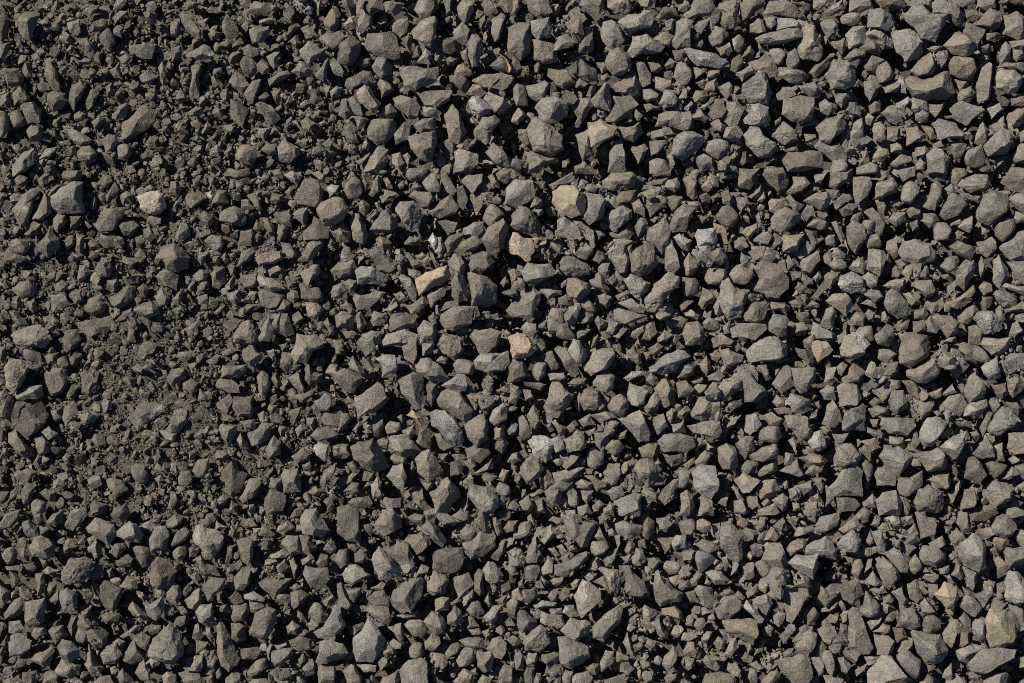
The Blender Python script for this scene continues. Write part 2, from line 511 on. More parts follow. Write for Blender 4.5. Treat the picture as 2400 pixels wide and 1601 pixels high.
124,78 129,72 135,72 135,80 129,85;;b chunk
115,102 124,94 128,96 127,103 119,105;;b chunk
112,84 113,78 123,80 127,83 121,89;;b block
97,23 105,10 109,18 107,25 98,29;;b chunk
109,23 116,19 123,22 122,30 113,32;;g chunk
88,12 95,3 103,5 104,10 97,16;;b lump
57,5 60,1 75,0 74,8 65,11 59,10;;b block
34,9 40,3 47,2 43,12 37,14;;b wedge
13,8 18,3 26,7 25,13 16,15;;b cobble
42,24 50,14 56,12 52,19 44,26;;g shard
117,152 118,143 124,145 125,158 116,158;;b block
105,150 116,138 118,141 110,152;;b wedge
132,17 138,12 143,16 141,21 133,19;;b lump
136,42 141,40 148,43 148,49 141,52;;b slab
131,54 137,52 143,61 138,66 133,62;;b slab
140,83 146,79 150,86 145,89;;d lump
145,60 154,59 155,65 147,67;;b chunk
-3,22 2,23 4,30 0,36 -3,36;;b chunk
11,117 18,115 21,123 15,127 11,124;;b lump
67,129 72,125 78,129 76,135 69,135;;b chunk
55,132 63,129 67,137 58,143;;g wedge
@400 400
13,25 17,20 28,19 32,24 27,30 19,35 14,30;;b chunk
32,20 38,18 42,24 39,29 33,25;;l chunk
39,27 43,18 52,18 54,30 46,33 38,31;;b block
44,41 49,36 59,33 67,38 69,48 63,52 54,48 46,46;;b cobble ^
59,10 72,6 74,12 66,17 60,15;;g block
50,5 53,-2 72,-2 72,4 60,8;;b slab
70,23 78,20 83,26 84,36 79,36;;b slab
65,27 71,26 77,35 68,37 65,35;;d slab
91,28 93,20 104,22 105,28 97,31;;b chunk
113,25 121,11 124,7 135,9 140,20 139,28 132,33 121,30;;b slab ^
134,35 139,29 149,25 157,26 164,35 158,44 148,50 141,51 137,43;;b cobble ^
112,40 118,35 126,34 126,45 122,50 116,45;;g block
147,55 150,49 158,47 166,56 165,66 155,66 149,61;;b chunk
94,40 97,38 108,38 112,42 111,52 104,50 98,46;;b slab
97,58 99,50 106,50 108,54 106,63 101,66 98,63;;b block
80,18 90,19 86,26 82,24;;b wedge
4,60 9,48 12,47 17,53 18,60 12,65 6,64;11,48 12,58 9,64;l chunk ^
13,68 17,61 24,62 24,69 19,71;;p block
-10,76 -4,70 2,68 12,68 15,80 12,86 3,93 -6,88;13,82 3,90;l block ^
24,75 33,75 32,84 28,87 25,82;;g chunk
30,65 39,60 47,61 50,67 47,73 41,74;;g lump
24,58 35,53 37,58 28,62 25,62;;u slab
61,69 65,54 75,53 77,58 74,69 64,70;;d slab
53,62 59,55 63,54 62,62;;b wedge
60,88 65,76 73,71 78,74 74,82 64,88;;g bar
52,88 56,84 61,88 59,96 55,96;;b chunk
77,81 82,77 92,74 102,74 103,81 95,86 82,87;;t slab ^
101,66 110,67 117,78 112,81 103,77;;b slab
116,82 123,78 126,66 131,64 139,66 138,71 128,84 120,84;;g chunk ^
86,90 91,86 101,87 106,92 104,97 95,99 88,96;;b block
79,100 81,95 92,99 101,104 106,109 93,111 82,106;;l wedge ^
62,101 67,96 80,94 79,107 70,109;;b slab
81,113 83,109 93,109 106,113 98,126 92,127 84,124;;g slab
37,95 42,87 50,88 51,103 44,109 38,107;42,89 44,108;b block
20,97 27,90 34,94 33,101 24,102;;b cobble
24,107 31,100 36,104 34,109 26,110;;b chunk
50,106 57,97 60,98 58,108 51,111;;b chunk
51,114 57,110 63,109 65,120 60,123 53,119;;l chunk
71,113 75,109 80,112 77,119 72,119;;b cobble
119,94 131,86 137,87 138,94 132,98 127,107 121,104;;l lump ^
117,105 121,104 127,107 136,108 141,114 140,120 131,122 121,116;;b lump
124,121 134,121 140,128 134,138 126,136;;t lump
106,112 112,109 117,111 118,118 113,122 107,118;;l cobble
97,129 104,118 110,122 108,128 103,130;;b chunk
87,129 92,132 101,130 103,147 100,150 94,151 89,138;;g block
80,154 85,141 91,134 94,146 95,152 91,157 82,157;;g wedge ^
102,130 107,131 114,150 106,153 100,150 101,140;101,131 103,148;d block
58,150 66,140 72,139 80,147 80,156 70,160 58,158;;g lump ^
47,142 56,135 67,138 63,144 56,148;;d slab
66,127 70,123 79,123 80,127 72,131;;b chunk
39,131 45,124 50,124 50,129 42,133;;b chunk
114,154 120,147 130,142 135,147 137,158 118,162;;g block
140,140 144,135 150,143 150,150 146,151;;b chunk
151,133 157,129 168,132 168,145 153,144;;g block
147,92 155,84 168,82 172,90 168,97 155,99;;b block
147,112 149,106 158,103 162,110 157,117 150,116;;b chunk
1,118 8,111 12,107 12,113 8,124 3,123;;g block
-8,97 2,93 7,102 4,109 -6,110;;g chunk
109,98 119,86 124,87 122,95 113,101;;b slab
112,133 118,129 123,136 117,141 112,138;;b chunk
105,99 110,101 115,103 113,108 108,108;;b chunk
121,58 125,53 132,42 138,46 147,52 145,62 134,64 122,64;;d slab v
143,16 147,13 155,14 153,20 146,25;;l chunk
105,20 110,14 113,17 109,24;;b chunk
130,84 137,81 142,81 140,86 133,87;;g chunk
129,2 136,0 142,5 142,12 137,10;;b block
104,4 112,0 117,3 119,8 117,14 111,10;;l chunk
92,0 100,-2 104,4 103,8 96,6;;u cobble
0,10 5,10 10,18 7,24 -2,21;;b block
-1,38 3,30 10,22 11,28 6,32 5,38;;b wedge
34,45 40,42 45,45 43,50 36,49;;b cobble
47,49 55,50 57,57 52,60 47,55;;u chunk
46,78 51,75 55,83 51,86 47,82;;b chunk
29,147 36,143 39,148 36,155 31,154;;u cobble
12,145 25,137 29,139 22,150 17,152;;b block
75,60 80,57 85,60 82,66 76,66;;g block
84,42 90,44 95,52 96,60 90,60 86,52;;b bar
@800 400
2,18 4,11 12,5 18,9 20,19 14,27 6,26;;b cobble
25,22 29,12 33,4 36,10 37,18 29,24;33,5 31,22;b shard
37,8 42,5 46,12 47,16 42,17;;t chunk
35,24 40,17 50,20 56,23 46,27 37,30;;b wedge
58,5 60,-2 80,-2 80,3 74,8 64,10;;g cobble
74,11 82,2 86,2 91,16 90,19 82,20 77,17;;g cobble ^
91,4 97,1 106,18 103,23 97,20 92,11;;g slab
64,22 66,19 83,20 85,25 80,35 74,34 68,27;;b block
106,15 112,14 116,20 117,27 112,38 107,30;;g slab
111,9 116,4 130,3 130,11 122,20 120,22;;g wedge ^
118,23 130,24 134,10 135,15 131,30 124,41;;b wedge
130,45 133,34 138,29 147,36 150,40 141,46 136,52;140,32 143,46;b cobble
80,38 85,33 91,28 100,22 107,33 105,40 91,43 84,42;;b wedge
51,36 54,29 67,30 73,36 74,48 71,56 64,58 57,50;;b lump ^
26,55 31,46 37,37 44,35 51,42 52,50 46,57 36,56;;g chunk ^
89,47 97,45 107,48 104,57 98,59;;b chunk
5,44 10,39 17,40 22,50 25,59 20,67 11,63 10,55;;b lump
15,30 20,27 26,32 24,40 21,42 16,36;;b chunk
111,53 122,47 130,47 131,58 126,64 118,60 111,59;;l block
95,66 99,60 108,57 113,59 106,72 98,76;;d cobble
107,70 112,64 123,59 130,66 122,73 112,76;;b cobble ^
129,63 135,53 148,44 153,53 150,70 143,80 139,78 134,74;147,46 140,56 142,78;g block ^
79,64 84,57 88,62 89,68 86,73 83,70;;w chunk ^
87,62 92,61 95,72 92,79 86,75;;g slab
58,66 63,60 73,61 74,65 70,69 59,68;;b block
30,63 36,60 42,62 46,67 40,74 33,70;;b chunk
24,74 32,70 39,74 47,82 51,90 44,95 35,93 31,84;;g slab
13,92 18,88 28,88 42,96 42,102 34,105 16,104;;m block ^
58,75 63,76 72,84 73,88 67,91 62,87;;b chunk
97,84 104,74 110,77 115,90 112,95 105,92 99,90;;g lump
117,86 120,76 128,74 136,76 141,84 133,90 128,95 119,93;128,75 129,94;d block
68,100 78,93 90,89 97,87 99,95 102,96 92,105 78,110 72,115;98,89 94,97 72,105;o block ^
79,115 87,110 98,104 95,115 83,126;;b slab
101,104 105,92 113,97 118,112 116,119 107,121 102,115;106,95 109,112 108,120;d block ^
116,94 119,93 134,98 142,106 143,120 137,124 120,124 118,110;121,95 126,101 122,120;b block ^
61,90 67,91 73,93 72,98 68,100 62,96;;b slab
53,99 55,94 64,99 70,110 68,121 63,117;65,100 70,111;g bar
46,98 50,93 53,100 51,106;;g chip
10,117 14,113 20,118 30,109 41,112 36,118 26,126 15,128;;l slab
18,105 30,107 38,111 36,118 26,119 20,116;;g block
1,103 8,99 15,101 15,107 8,113;;b chunk
41,140 48,131 60,130 69,136 70,142 61,146 45,148;;d slab
91,132 105,124 123,125 119,141 103,147 95,144 91,138;;b block ^
89,130 96,121 105,119 108,123 95,128;;b slab
59,124 66,122 74,116 78,114 81,122 72,130 64,132;;b wedge
47,113 55,111 63,118 57,121;;b wedge
129,131 134,133 144,131 145,137 140,137 133,136;;l bar
28,134 30,129 40,132 41,139 35,143 29,141;;g cobble
13,131 18,130 24,141 18,148 13,145;;b chunk
1,124 4,118 10,123 14,130 8,133;;b lump
70,146 76,138 86,140 89,148 85,160 72,160;;b block
88,158 88,149 93,144 107,151 114,156 112,160;;b slab
116,158 121,149 138,147 147,150 146,160 116,164;;b slab ^
37,156 42,151 58,146 71,152 72,160 36,162;;l lump
134,5 138,1 145,12 145,16 139,15;;b shard
142,3 148,-2 160,-2 160,8 150,12 144,9;;b block
151,19 158,13 164,20 160,28 154,24;;g block
145,33 150,29 159,30 159,37 152,37;;b chunk
70,78 74,75 78,78 74,82 70,81;;b cobble
75,85 80,74 81,82 77,91;;g chip
81,77 84,76 91,87 87,90;;g bar
64,15 70,11 74,15 71,18 65,17;;b chunk
19,10 22,6 27,12 22,19;;b chunk
23,44 32,35 34,40 26,47;;b lump
0,75 3,69 8,71 9,84 3,87 -1,82;;g slab
0,90 5,86 12,84 13,90 5,96;;b lump
19,150 28,147 37,148 36,160 20,160;;g block
1,148 10,147 15,150 12,155 4,154;;b lump
80,135 85,130 89,135 88,143 83,142;;b chunk
35,129 48,124 51,119 53,124 45,129;;g chip
146,103 151,97 154,103 149,107;;b chunk
@1200 400
-5,60 0,56 6,58 10,62 19,62 20,75 17,82 13,84 6,79 0,77 -4,72;;q slab ^
2,8 18,9 21,20 18,27 3,34 -6,30 -5,16;;l slab ^
17,28 21,21 28,27 28,32 24,35 17,34;;b wedge
1,42 10,33 20,37 24,42 27,53 24,61 10,58 0,50;0,45 22,42;b lump
37,19 45,14 57,14 65,22 69,28 67,40 55,43 44,39 38,29;57,15 59,27 55,41;y block ^
34,13 44,8 56,1 58,9 47,15 39,18;;b bar
64,43 70,33 68,20 82,22 86,28 83,42 71,50;82,25 78,35 71,49;b block ^
82,10 92,3 108,1 114,5 113,15 106,18 91,19 83,14;105,2 103,18;b lump ^
95,24 100,19 114,18 112,29 97,32;;u cobble
85,43 90,36 99,33 110,37 110,43 101,51 96,56 90,52;101,34 99,50;g lump ^
89,57 101,57 108,46 112,58 108,64 93,61;;b slab
113,51 118,43 123,44 125,49 121,58 116,61;;b cobble
110,30 117,26 122,35 122,43 113,38;118,27 121,42;b block
122,31 132,29 140,33 127,43;;g block
124,55 140,43 146,55 146,65 138,77 130,73 124,65;;b slab
109,76 119,69 124,62 132,70 133,86 128,94 118,97 111,92;;b lump ^
141,70 147,65 151,75 154,90 148,95 140,92;150,70 150,92;b block
144,52 151,34 158,30 168,35 160,56 148,57;;b block
41,45 50,41 54,45 57,54 50,59 42,54;;g cobble
56,45 63,46 72,53 68,56 60,53;;b slab
50,61 58,56 60,68 55,76 51,69;59,58 56,75;b block
64,59 70,53 75,55 77,69 74,72;;b slab
58,76 67,64 74,71 74,77 69,82 61,80;;b block
43,84 47,79 58,80 69,86 69,95 58,98 50,97 43,91;;g lump ^
9,93 14,84 35,85 40,92 39,97 22,105 11,103;10,97 25,95 39,94;g block ^
50,110 51,99 57,98 70,104 73,110 62,119 53,116;;b cobble ^
0,120 10,110 18,106 26,113 26,118 19,133 15,137 0,134 -5,128;14,112 19,124 17,136;g slab ^
24,108 33,107 44,110 46,114 33,118;;b bar
71,101 79,93 84,98 90,109 87,114 74,107;;b block
79,90 83,85 90,85 91,93 86,97 80,94;;g chunk
91,82 96,74 104,72 108,80 106,94 98,95;;b block
93,63 102,62 116,66 108,68 96,73;;b slab
102,100 108,95 120,98 128,103 125,111 116,117 109,113;;l lump ^
122,118 130,103 143,95 153,98 153,107 143,112 138,125 130,131 124,126;;b lump ^
95,115 107,109 109,113 102,117 98,119;;b slab
93,128 97,126 111,130 124,133 111,140 102,141 94,137;;b wedge ^
98,122 110,117 122,128 121,131 110,129;;g slab
64,117 69,115 77,127 77,130 68,130 64,124;;b cobble
79,115 85,113 91,116 90,125 87,127 81,121;;l chunk
42,117 50,114 56,118 55,126 44,123;;b chunk
60,135 65,128 75,133 74,138 66,141;;b cobble
33,133 37,126 47,127 48,135 48,140 45,142;;b lump
32,142 34,134 46,138 44,149 34,150;;g slab
40,152 42,142 49,139 58,152 56,156 46,155;;b cobble
53,128 58,120 63,121 64,128 56,137;;b slab
75,138 79,133 86,138 87,143 80,147;;b chunk
87,148 89,137 98,140 97,146 92,151;;b block
59,147 66,144 72,146 67,153 60,155;;g chunk
109,152 113,142 122,140 123,146 113,155;;b block
123,141 131,139 133,150 126,157 119,155;;b slab
140,137 154,134 162,137 158,146 143,144;;g block
134,154 140,146 148,151 142,157 134,158;;b block
139,133 141,124 148,121 148,127 143,134;;b chunk
144,133 151,126 154,130 150,135;;t chunk
127,45 132,41 135,43 131,48;;t chunk
128,25 135,21 143,25 144,31 138,33;;b cobble
142,24 149,23 158,24 154,33 148,38 144,33;;b cobble
140,15 143,9 152,6 155,15 150,20;;b cobble
123,11 136,7 145,6 140,14 127,14;;b slab
128,0 146,-1 145,6 130,7;;b block
119,18 121,14 132,13 129,21 121,21;;d chunk
76,53 82,54 86,60 80,64;;b wedge
74,82 79,73 85,75 86,81 80,86;;d lump
20,10 31,10 31,16 27,17;;u chunk
45,75 53,72 58,77 52,80;;b chunk
88,100 92,92 97,96 97,103 92,105;;d chunk
9,144 14,138 22,141 26,148 19,156 11,149;;g chunk
24,142 31,137 32,146 25,145;;b chunk
148,61 154,58 165,64 162,74 156,72;;l block
-4,92 2,90 8,96 4,106 0,106;;u block
60,12 64,8 70,10 68,17 60,16;;b wedge
18,36 28,35 29,39 25,42;;l chunk
34,119 37,116 41,118 40,125 36,125;;g chunk
80,148 88,146 91,153 86,156;;u chunk
93,152 102,144 106,146 98,155;;b slab
42,104 50,100 51,106 45,109;;b chunk
95,107 104,104 104,109 97,110;;b slab
@1600 400
11,60 14,54 30,53 32,64 29,69 14,70;13,67 30,65;l block ^
30,42 38,33 44,33 51,39 50,47 43,53 36,49;;b cobble ^
16,15 23,8 27,17 23,20 17,18;;p chunk
22,7 26,3 33,7 33,15 27,16;;b cobble
0,8 6,4 13,9 12,18 14,22 10,27 4,24;;b lump
51,14 52,-2 71,-2 69,8 62,17 54,16;62,-2 60,16;b block
73,4 77,-3 92,-3 98,10 96,16 88,19 80,12;;u cobble ^
93,21 101,13 101,5 112,5 117,12 110,19 98,22;;b block
120,3 134,0 127,12 122,11;;l wedge
135,9 136,-4 156,-2 156,9 140,18 135,15;;d block
110,23 121,14 124,17 112,24;;b slab
111,28 123,20 133,19 136,26 133,33 126,36 120,32;;l block ^
124,37 132,34 134,41 130,45 126,43;;b lump
95,25 99,22 104,28 112,31 107,38 103,38;;l block ^
81,44 86,38 95,33 108,40 108,46 101,52 90,57 83,52;;b cobble ^
79,29 82,26 95,25 98,32 86,40 80,37;;b block
109,40 114,31 119,31 120,40 114,47;;b block
114,51 118,45 124,44 133,47 132,54 126,55;;b block
137,48 141,46 149,60 146,67 142,59;;g block
131,62 134,59 140,59 141,67 137,70 132,68;;b cobble
112,54 124,55 125,67 119,69;;b bar
92,59 112,58 106,74 92,74;;b block ^
104,77 107,71 114,63 121,72 115,78 108,82;;b slab
108,85 110,81 124,74 126,83 118,95 110,92;;b slab ^
54,57 59,52 68,48 69,56 61,63;;t lump ^
64,63 71,57 80,55 83,61 77,68 66,65;;l slab ^
77,73 84,57 92,59 91,68 81,75;;g wedge
47,65 55,60 60,70 54,74 48,71;55,61 56,73;b block
60,75 63,70 76,69 73,83 65,82;;b slab
53,82 54,75 59,78 64,80 58,88 54,88;;g chunk
49,25 59,24 62,31 54,38 51,34;;b slab
35,20 42,17 47,28 44,33 37,30;;b bar
60,24 72,11 73,22 65,27;;b wedge
68,28 75,19 77,25 73,29;;b chunk
67,42 70,38 76,53 70,56;;g shard
24,76 36,70 40,80 36,87 26,85;;g lump ^
0,86 6,75 13,84 14,90 9,96 3,96;;b block
8,76 10,72 19,73 20,86 15,87;;g block
20,99 24,89 40,91 40,100 34,107 24,104;;b lump
43,95 47,89 54,86 65,92 64,98 57,106 47,103;;b cobble ^
66,90 73,82 86,86 97,99 97,108 88,118 78,117 65,110 71,99;;b slab ^
36,102 42,98 49,106 61,110 60,118 53,135 43,136 38,126;;g lump ^
0,98 12,99 15,104 14,113 6,117 0,115;;g block
55,132 60,125 67,121 75,120 79,124 75,136 70,140 58,138;;g cobble ^
81,120 94,121 99,125 96,133 80,127;;b block
79,140 83,132 94,133 98,138 95,152 88,153 80,147;93,134 92,152;g block ^
45,145 52,140 77,141 78,145 66,157 52,153 46,154;;b slab ^
0,150 4,140 14,138 19,144 21,155 17,160 3,160;;b block ^
18,140 24,135 33,138 34,146 29,148 20,145;;g cobble
37,144 44,137 43,149 38,150;;l chip
14,123 18,107 26,111 31,118 27,122 18,127;18,108 30,119;b wedge
28,125 33,113 38,120 36,135 30,132;;g chip
1,130 6,126 16,133 14,138 4,134;;b chunk
103,108 106,102 114,106 114,112 108,114;;g lump
98,92 108,93 109,100 101,101;;b block
109,100 110,94 120,100 119,105 113,106;;b chunk
119,98 125,92 128,98 123,103;;l chunk
118,117 130,101 133,108 121,120;;b slab
130,97 134,94 145,93 143,100 135,109 130,105;;b block
141,105 146,96 155,94 167,97 168,110 155,113 145,110;;w lump ^
132,120 138,114 150,112 156,122 150,134 142,127;151,113 143,126;b block ^
126,142 132,127 138,125 141,130 139,144 134,146;134,126 130,144;b block ^
118,150 120,139 127,142 135,147 141,149 138,156 125,156;;g slab
100,147 104,140 111,139 115,144 113,151 105,152;;b block
104,130 115,130 117,139 110,140 105,136;;d block
97,121 104,118 111,122 108,127 101,126;;t lump
107,113 114,113 116,118 112,122;;g chunk
110,127 119,119 126,123 124,126;;b slab
129,79 135,72 138,79 136,88 130,84;;b slab
136,77 142,70 150,77 149,82 140,81;;b block
135,87 139,80 150,84 152,89 148,92 139,91;;b cobble
137,30 147,21 151,23 150,30 141,36;;b slab
131,17 144,18 145,23 138,28;;b chunk
142,36 152,30 160,31 156,40 148,42;;b block
150,51 157,47 166,50 170,62 158,76 152,68;;b cobble
94,84 97,77 105,86 103,90 97,91;;u chunk
83,84 93,81 97,93 95,95 88,90;;b slab
15,23 22,20 26,24 25,30 18,30;;u cobble
26,24 33,20 35,24 28,30;;b chunk
4,28 14,28 17,32 13,36 5,32;;b chunk
14,42 25,39 26,42 18,49;;b chunk
28,48 40,52 42,68 36,68 31,60;;t slab v
0,31 8,36 7,46 0,53 -6,50 -7,38;;b cobble
-5,62 2,61 6,69 0,73 -6,71;;b block
34,2 48,1 50,6 42,8 35,8;;g block
1,117 10,120 0,130 -4,124;;u slab
150,135 158,128 168,132 166,144 155,142;;b block
28,152 34,148 48,156 46,160 26,160;;b cobble
76,150 80,146 89,155 86,160 75,158;;b chunk
142,152 150,146 153,157 143,160;;b slab v
@2000 400
0,6 15,6 16,12 12,24 3,31 0,22;14,8 11,25;b block
20,17 22,11 36,6 41,14 40,20 26,25 20,25;;b block ^
44,23 47,13 53,9 59,13 61,21 52,31 44,27;;b cobble ^
37,0 39,-4 58,-4 57,5 46,11 42,5;;g slab
15,8 25,1 33,-1 33,5 26,10;;b slab
67,30 72,12 77,10 82,14 80,27 75,37 69,34;;b shard ^
79,41 84,27 91,20 107,30 96,41 84,45;;g slab ^
82,18 91,12 97,20 93,23 84,25;;b chunk
87,8 90,-4 103,-2 104,5 94,14;;b slab
99,15 104,7 112,3 123,4 127,14 120,19 108,20;;g block ^
97,22 105,20 116,21 119,25 115,30 101,25;;g bar
114,36 120,22 130,20 142,27 141,38 133,45 125,50 115,45;;g cobble ^
136,11 145,-2 165,-2 168,15 155,20 145,17;;b slab ^
143,26 150,21 162,22 168,32 155,38 148,33;;b cobble
133,19 140,18 148,19 142,26;;t chunk
130,52 134,45 147,44 150,52 143,61 137,66 131,60;;b cobble ^
134,71 150,57 156,55 168,60 170,80 155,82 144,82;;g slab ^
73,54 78,47 85,48 90,53 87,64 75,64;;b cobble ^
62,46 63,39 76,39 79,46 70,53;;b wedge
96,52 102,45 110,41 110,52 107,57;;b block
89,47 97,42 100,46 97,51 90,51;;p bar
31,46 37,38 46,38 49,46 40,51;;b block
6,52 11,46 19,45 21,50 18,58 12,60;;b lump
10,38 18,34 27,42 31,50 26,58 20,57;;b slab
36,28 42,26 44,31 43,35 37,34;;b cobble
11,62 15,59 23,58 27,68 25,71 13,71;;b cobble
31,65 40,60 41,78 37,81 30,72;;b slab
42,75 46,66 57,63 70,67 75,79 74,83 57,88 46,82;;l slab ^
0,48 5,48 11,64 9,70 -4,76 -9,62;;b cobble
13,80 14,72 27,74 30,80 27,93 24,97 12,91;;b block ^
0,83 9,79 12,88 10,95 2,93 -5,90;;l chunk
8,97 14,93 23,97 21,105 17,108 10,107;22,97 18,107;l block
0,93 5,96 8,106 2,112 -4,110;;w cobble
28,121 30,113 36,109 43,113 51,122 49,133 41,136 33,130;;g cobble ^
27,106 34,101 41,99 48,98 48,107 43,111;;b slab
10,114 14,109 24,110 28,117 20,121;;g cobble
7,122 16,117 21,121 22,127;;b chunk
53,105 57,101 71,101 75,109 73,114 67,117;;b block ^
45,113 52,112 60,118 62,122 53,125;;p block ^
67,122 77,114 82,122 72,132;;b slab
56,93 68,87 70,97 68,101 60,100;67,87 64,98;b wedge
45,94 48,88 55,87 53,97 49,103;;b chunk
38,83 44,81 48,86 43,91;;t chunk
35,90 39,87 44,93 40,99 35,98;;d chunk
79,88 86,80 94,78 98,82 94,91 87,94;;g cobble ^
93,93 103,82 111,83 112,91 102,110 96,105;104,83 96,95 97,106;d block ^
72,98 77,90 81,95 78,102 73,102;;b block
80,96 89,94 95,97 90,103 82,99;;g bar
86,106 95,100 92,112 86,117;;b chunk
84,121 100,116 110,105 112,110 104,124 95,127 88,125;;t bar ^
113,66 127,61 130,74 123,80 116,75;128,62 122,77;b block
88,70 96,64 110,70 112,75 108,82 97,78;;b slab ^
86,66 96,55 102,57 100,63 92,65;;b chunk
115,84 118,78 122,85 120,95 117,98 114,92;;b shard
128,82 134,77 142,90 144,97 134,108 128,102;;g block
141,84 157,82 168,84 166,104 153,103 147,96;;b slab ^
136,107 140,103 157,106 166,112 165,118 150,112;;k bar ^
115,107 120,102 126,104 128,111 120,115;;b cobble
130,118 135,110 143,113 147,121 138,125;;b cobble
112,121 118,115 128,117 126,124 120,129;;b lump
136,128 150,125 157,118 168,120 160,130 140,131;;b bar
96,134 104,126 112,121 114,128 106,142 97,139;;b slab
111,136 115,130 128,128 137,138 134,147 121,150;;w lump ^
72,134 77,131 90,134 97,139 96,149 86,153;;b wedge ^
65,140 71,133 79,145 75,150 68,148;;g block
53,130 66,124 69,132 68,137 56,136;;b block
54,138 65,137 68,148 56,150;;b block
38,142 47,136 52,135 49,145 40,148;;g chunk
20,152 31,141 37,145 38,153 33,162 22,160;;g cobble
0,152 6,144 16,143 19,156 0,160;;b cobble
26,131 29,129 34,136 31,141 26,138;;p chunk
41,150 50,147 49,154 44,156;;t chunk
146,134 153,131 168,132 165,140 150,139;;g bar
143,152 146,141 150,138 156,148 148,153;;l slab
120,150 138,147 147,153 146,160 121,160;;b slab
106,142 113,142 119,152 117,160 105,160;;b slab
49,152 60,150 66,155 65,160 48,160;;b chunk
0,128 8,129 8,136 0,141 -4,138;;g chunk
10,132 14,127 21,131 18,138 13,138;;b chunk
1,115 7,112 10,116 4,121;;b cobble
117,48 124,51 129,54 118,60;;b chip
144,43 148,37 160,40 160,48 150,49;;b chunk
20,27 28,26 31,33 28,41 23,35;;d block
48,37 53,33 62,37 60,44 52,43;;b chunk
52,49 59,45 61,54 54,56;;b chunk
0,40 8,38 7,45 4,48 -3,47;;b cobble
65,2 69,-3 86,0 85,10 75,11 70,8;;g slab
@0 800
9,-6 20,-12 38,-15 45,-10 49,-2 40,5 26,6 17,3;;l lump ^
58,-2 62,-10 71,-11 75,-2 70,7 62,12 59,8;;b block
21,8 25,6 38,11 38,18 31,19 23,16;;g cobble
41,14 45,11 54,10 52,20 44,21;;b block
4,25 8,17 19,17 27,22 25,29 18,40 12,47 6,42 5,34;27,24 19,41;p lump ^
12,48 27,40 39,40 40,50 35,53 17,54;24,47 38,42;l bar ^
40,28 46,25 60,24 64,36 57,46 46,50 42,38;;b slab
75,30 77,28 90,33 90,42 81,50 75,47;;u slab
61,50 66,40 74,40 69,50 63,54;;d slab
14,80 20,68 22,62 38,55 41,60 45,68 42,76 30,85 24,88;;d block ^
0,60 10,50 14,57 12,66 9,72 0,70 -3,66;;b block
10,72 15,55 24,56 22,62 18,74 12,79;;u bar
8,85 14,80 22,90 30,99 31,105 22,107 15,102 8,93;20,85 25,103;b block
31,88 37,84 47,94 46,101 38,104 33,97;;b block
38,83 44,77 54,85 52,88 46,91;;l chunk ^
57,70 58,61 68,55 73,66 70,72 60,79;;b slab
47,64 54,61 57,70 52,73 48,71;;g lump
117,70 127,60 132,57 142,56 151,59 150,65 139,72 127,82 124,77;;g slab ^
129,86 132,80 142,78 144,86 133,92;;u cobble
145,81 153,82 163,84 160,92 152,90;;l chip
74,72 77,66 86,65 91,68 86,75 77,77;;b lump
84,91 87,85 95,86 98,94 91,98;;b cobble
120,115 126,111 134,114 137,124 135,131 126,132 122,124;;b lump
98,128 102,125 112,128 118,137 110,142 105,141 100,134;;b lump
104,157 108,145 113,142 117,148 119,160 104,162;114,143 114,158;l block
80,127 92,120 94,132 84,137;;u slab
49,128 54,126 60,132 57,137 48,135;;l chunk
36,139 42,135 52,138 52,148 45,147;;b block
18,126 20,119 26,117 35,120 25,129;;b cobble
18,138 26,130 34,132 28,147 21,150;;d slab
1,150 10,138 21,129 14,143 5,156;;d shard
28,150 33,145 43,148 42,157 30,160;;b cobble
0,138 8,138 5,148 0,150 -3,146;;u cobble
54,112 62,112 66,118 62,122;;b chunk
57,107 61,102 65,105 64,111 59,110;;p chunk
135,40 139,36 144,44 140,50 135,47;;b cobble
128,45 133,43 135,50 129,52;;u chunk
129,4 132,0 146,2 140,12 130,19 126,13;;b slab
139,106 144,103 150,109 149,112 141,110;;b cobble
142,126 148,123 151,128 146,132;;l chunk
0,76 4,73 10,78 6,83 1,80;;d chunk
0,6 5,5 7,13 2,20 -3,18;;b block
0,47 4,43 8,49 4,54 0,52;;b chunk
82,150 86,146 98,150 98,158 84,160;;u block
30,113 35,103 38,106 35,114;;b bar
68,88 73,86 73,97 69,98;;b bar
96,100 103,94 105,99 99,104;;g chip
83,107 90,106 90,115 84,117;;b chunk
153,50 158,52 162,56 155,60 150,56;;b cobble
70,7 76,13 70,22 63,24 62,20;;b lump
65,27 71,26 74,33 68,35;;b chunk
@400 800
65,13 72,4 75,4 85,13 83,18 74,23 68,19;;b block ^
47,33 46,26 48,22 58,23 70,21 70,28 62,34;;l block
41,39 44,34 58,36 63,41 63,47 54,47 43,43;;b slab ^
79,33 84,27 90,31 92,43 87,54 83,54 81,44;88,32 84,53;b block
91,35 97,28 100,33 103,41 98,44;;b chunk
100,20 102,9 110,11 114,20 112,29 106,32;;u lump
111,12 115,2 116,-7 134,-6 140,2 139,6 130,9 126,19 115,20;;l block ^
108,34 117,27 124,45 122,48 115,43;118,28 124,46;g block
123,26 127,20 131,28 139,30 138,38 128,41 123,35;;b chunk
56,61 59,51 75,50 76,62 75,70 61,70;;d block
40,58 48,53 54,48 57,54 52,66 47,64;;b slab
130,55 137,53 143,46 148,49 149,58 145,63 138,64;;l chunk ^
138,72 141,65 157,64 162,76 152,80 141,77;;u slab
128,87 134,80 145,78 154,85 152,90 136,93;;g slab ^
114,81 121,73 126,80 119,86 117,88;;l chunk
124,70 132,70 133,78 131,83 125,77;;g chunk
128,59 132,57 139,67 136,72;;b slab
131,98 135,94 145,94 145,107 142,111 134,105;;l block ^
146,94 157,93 163,100 158,108 148,106;;d block
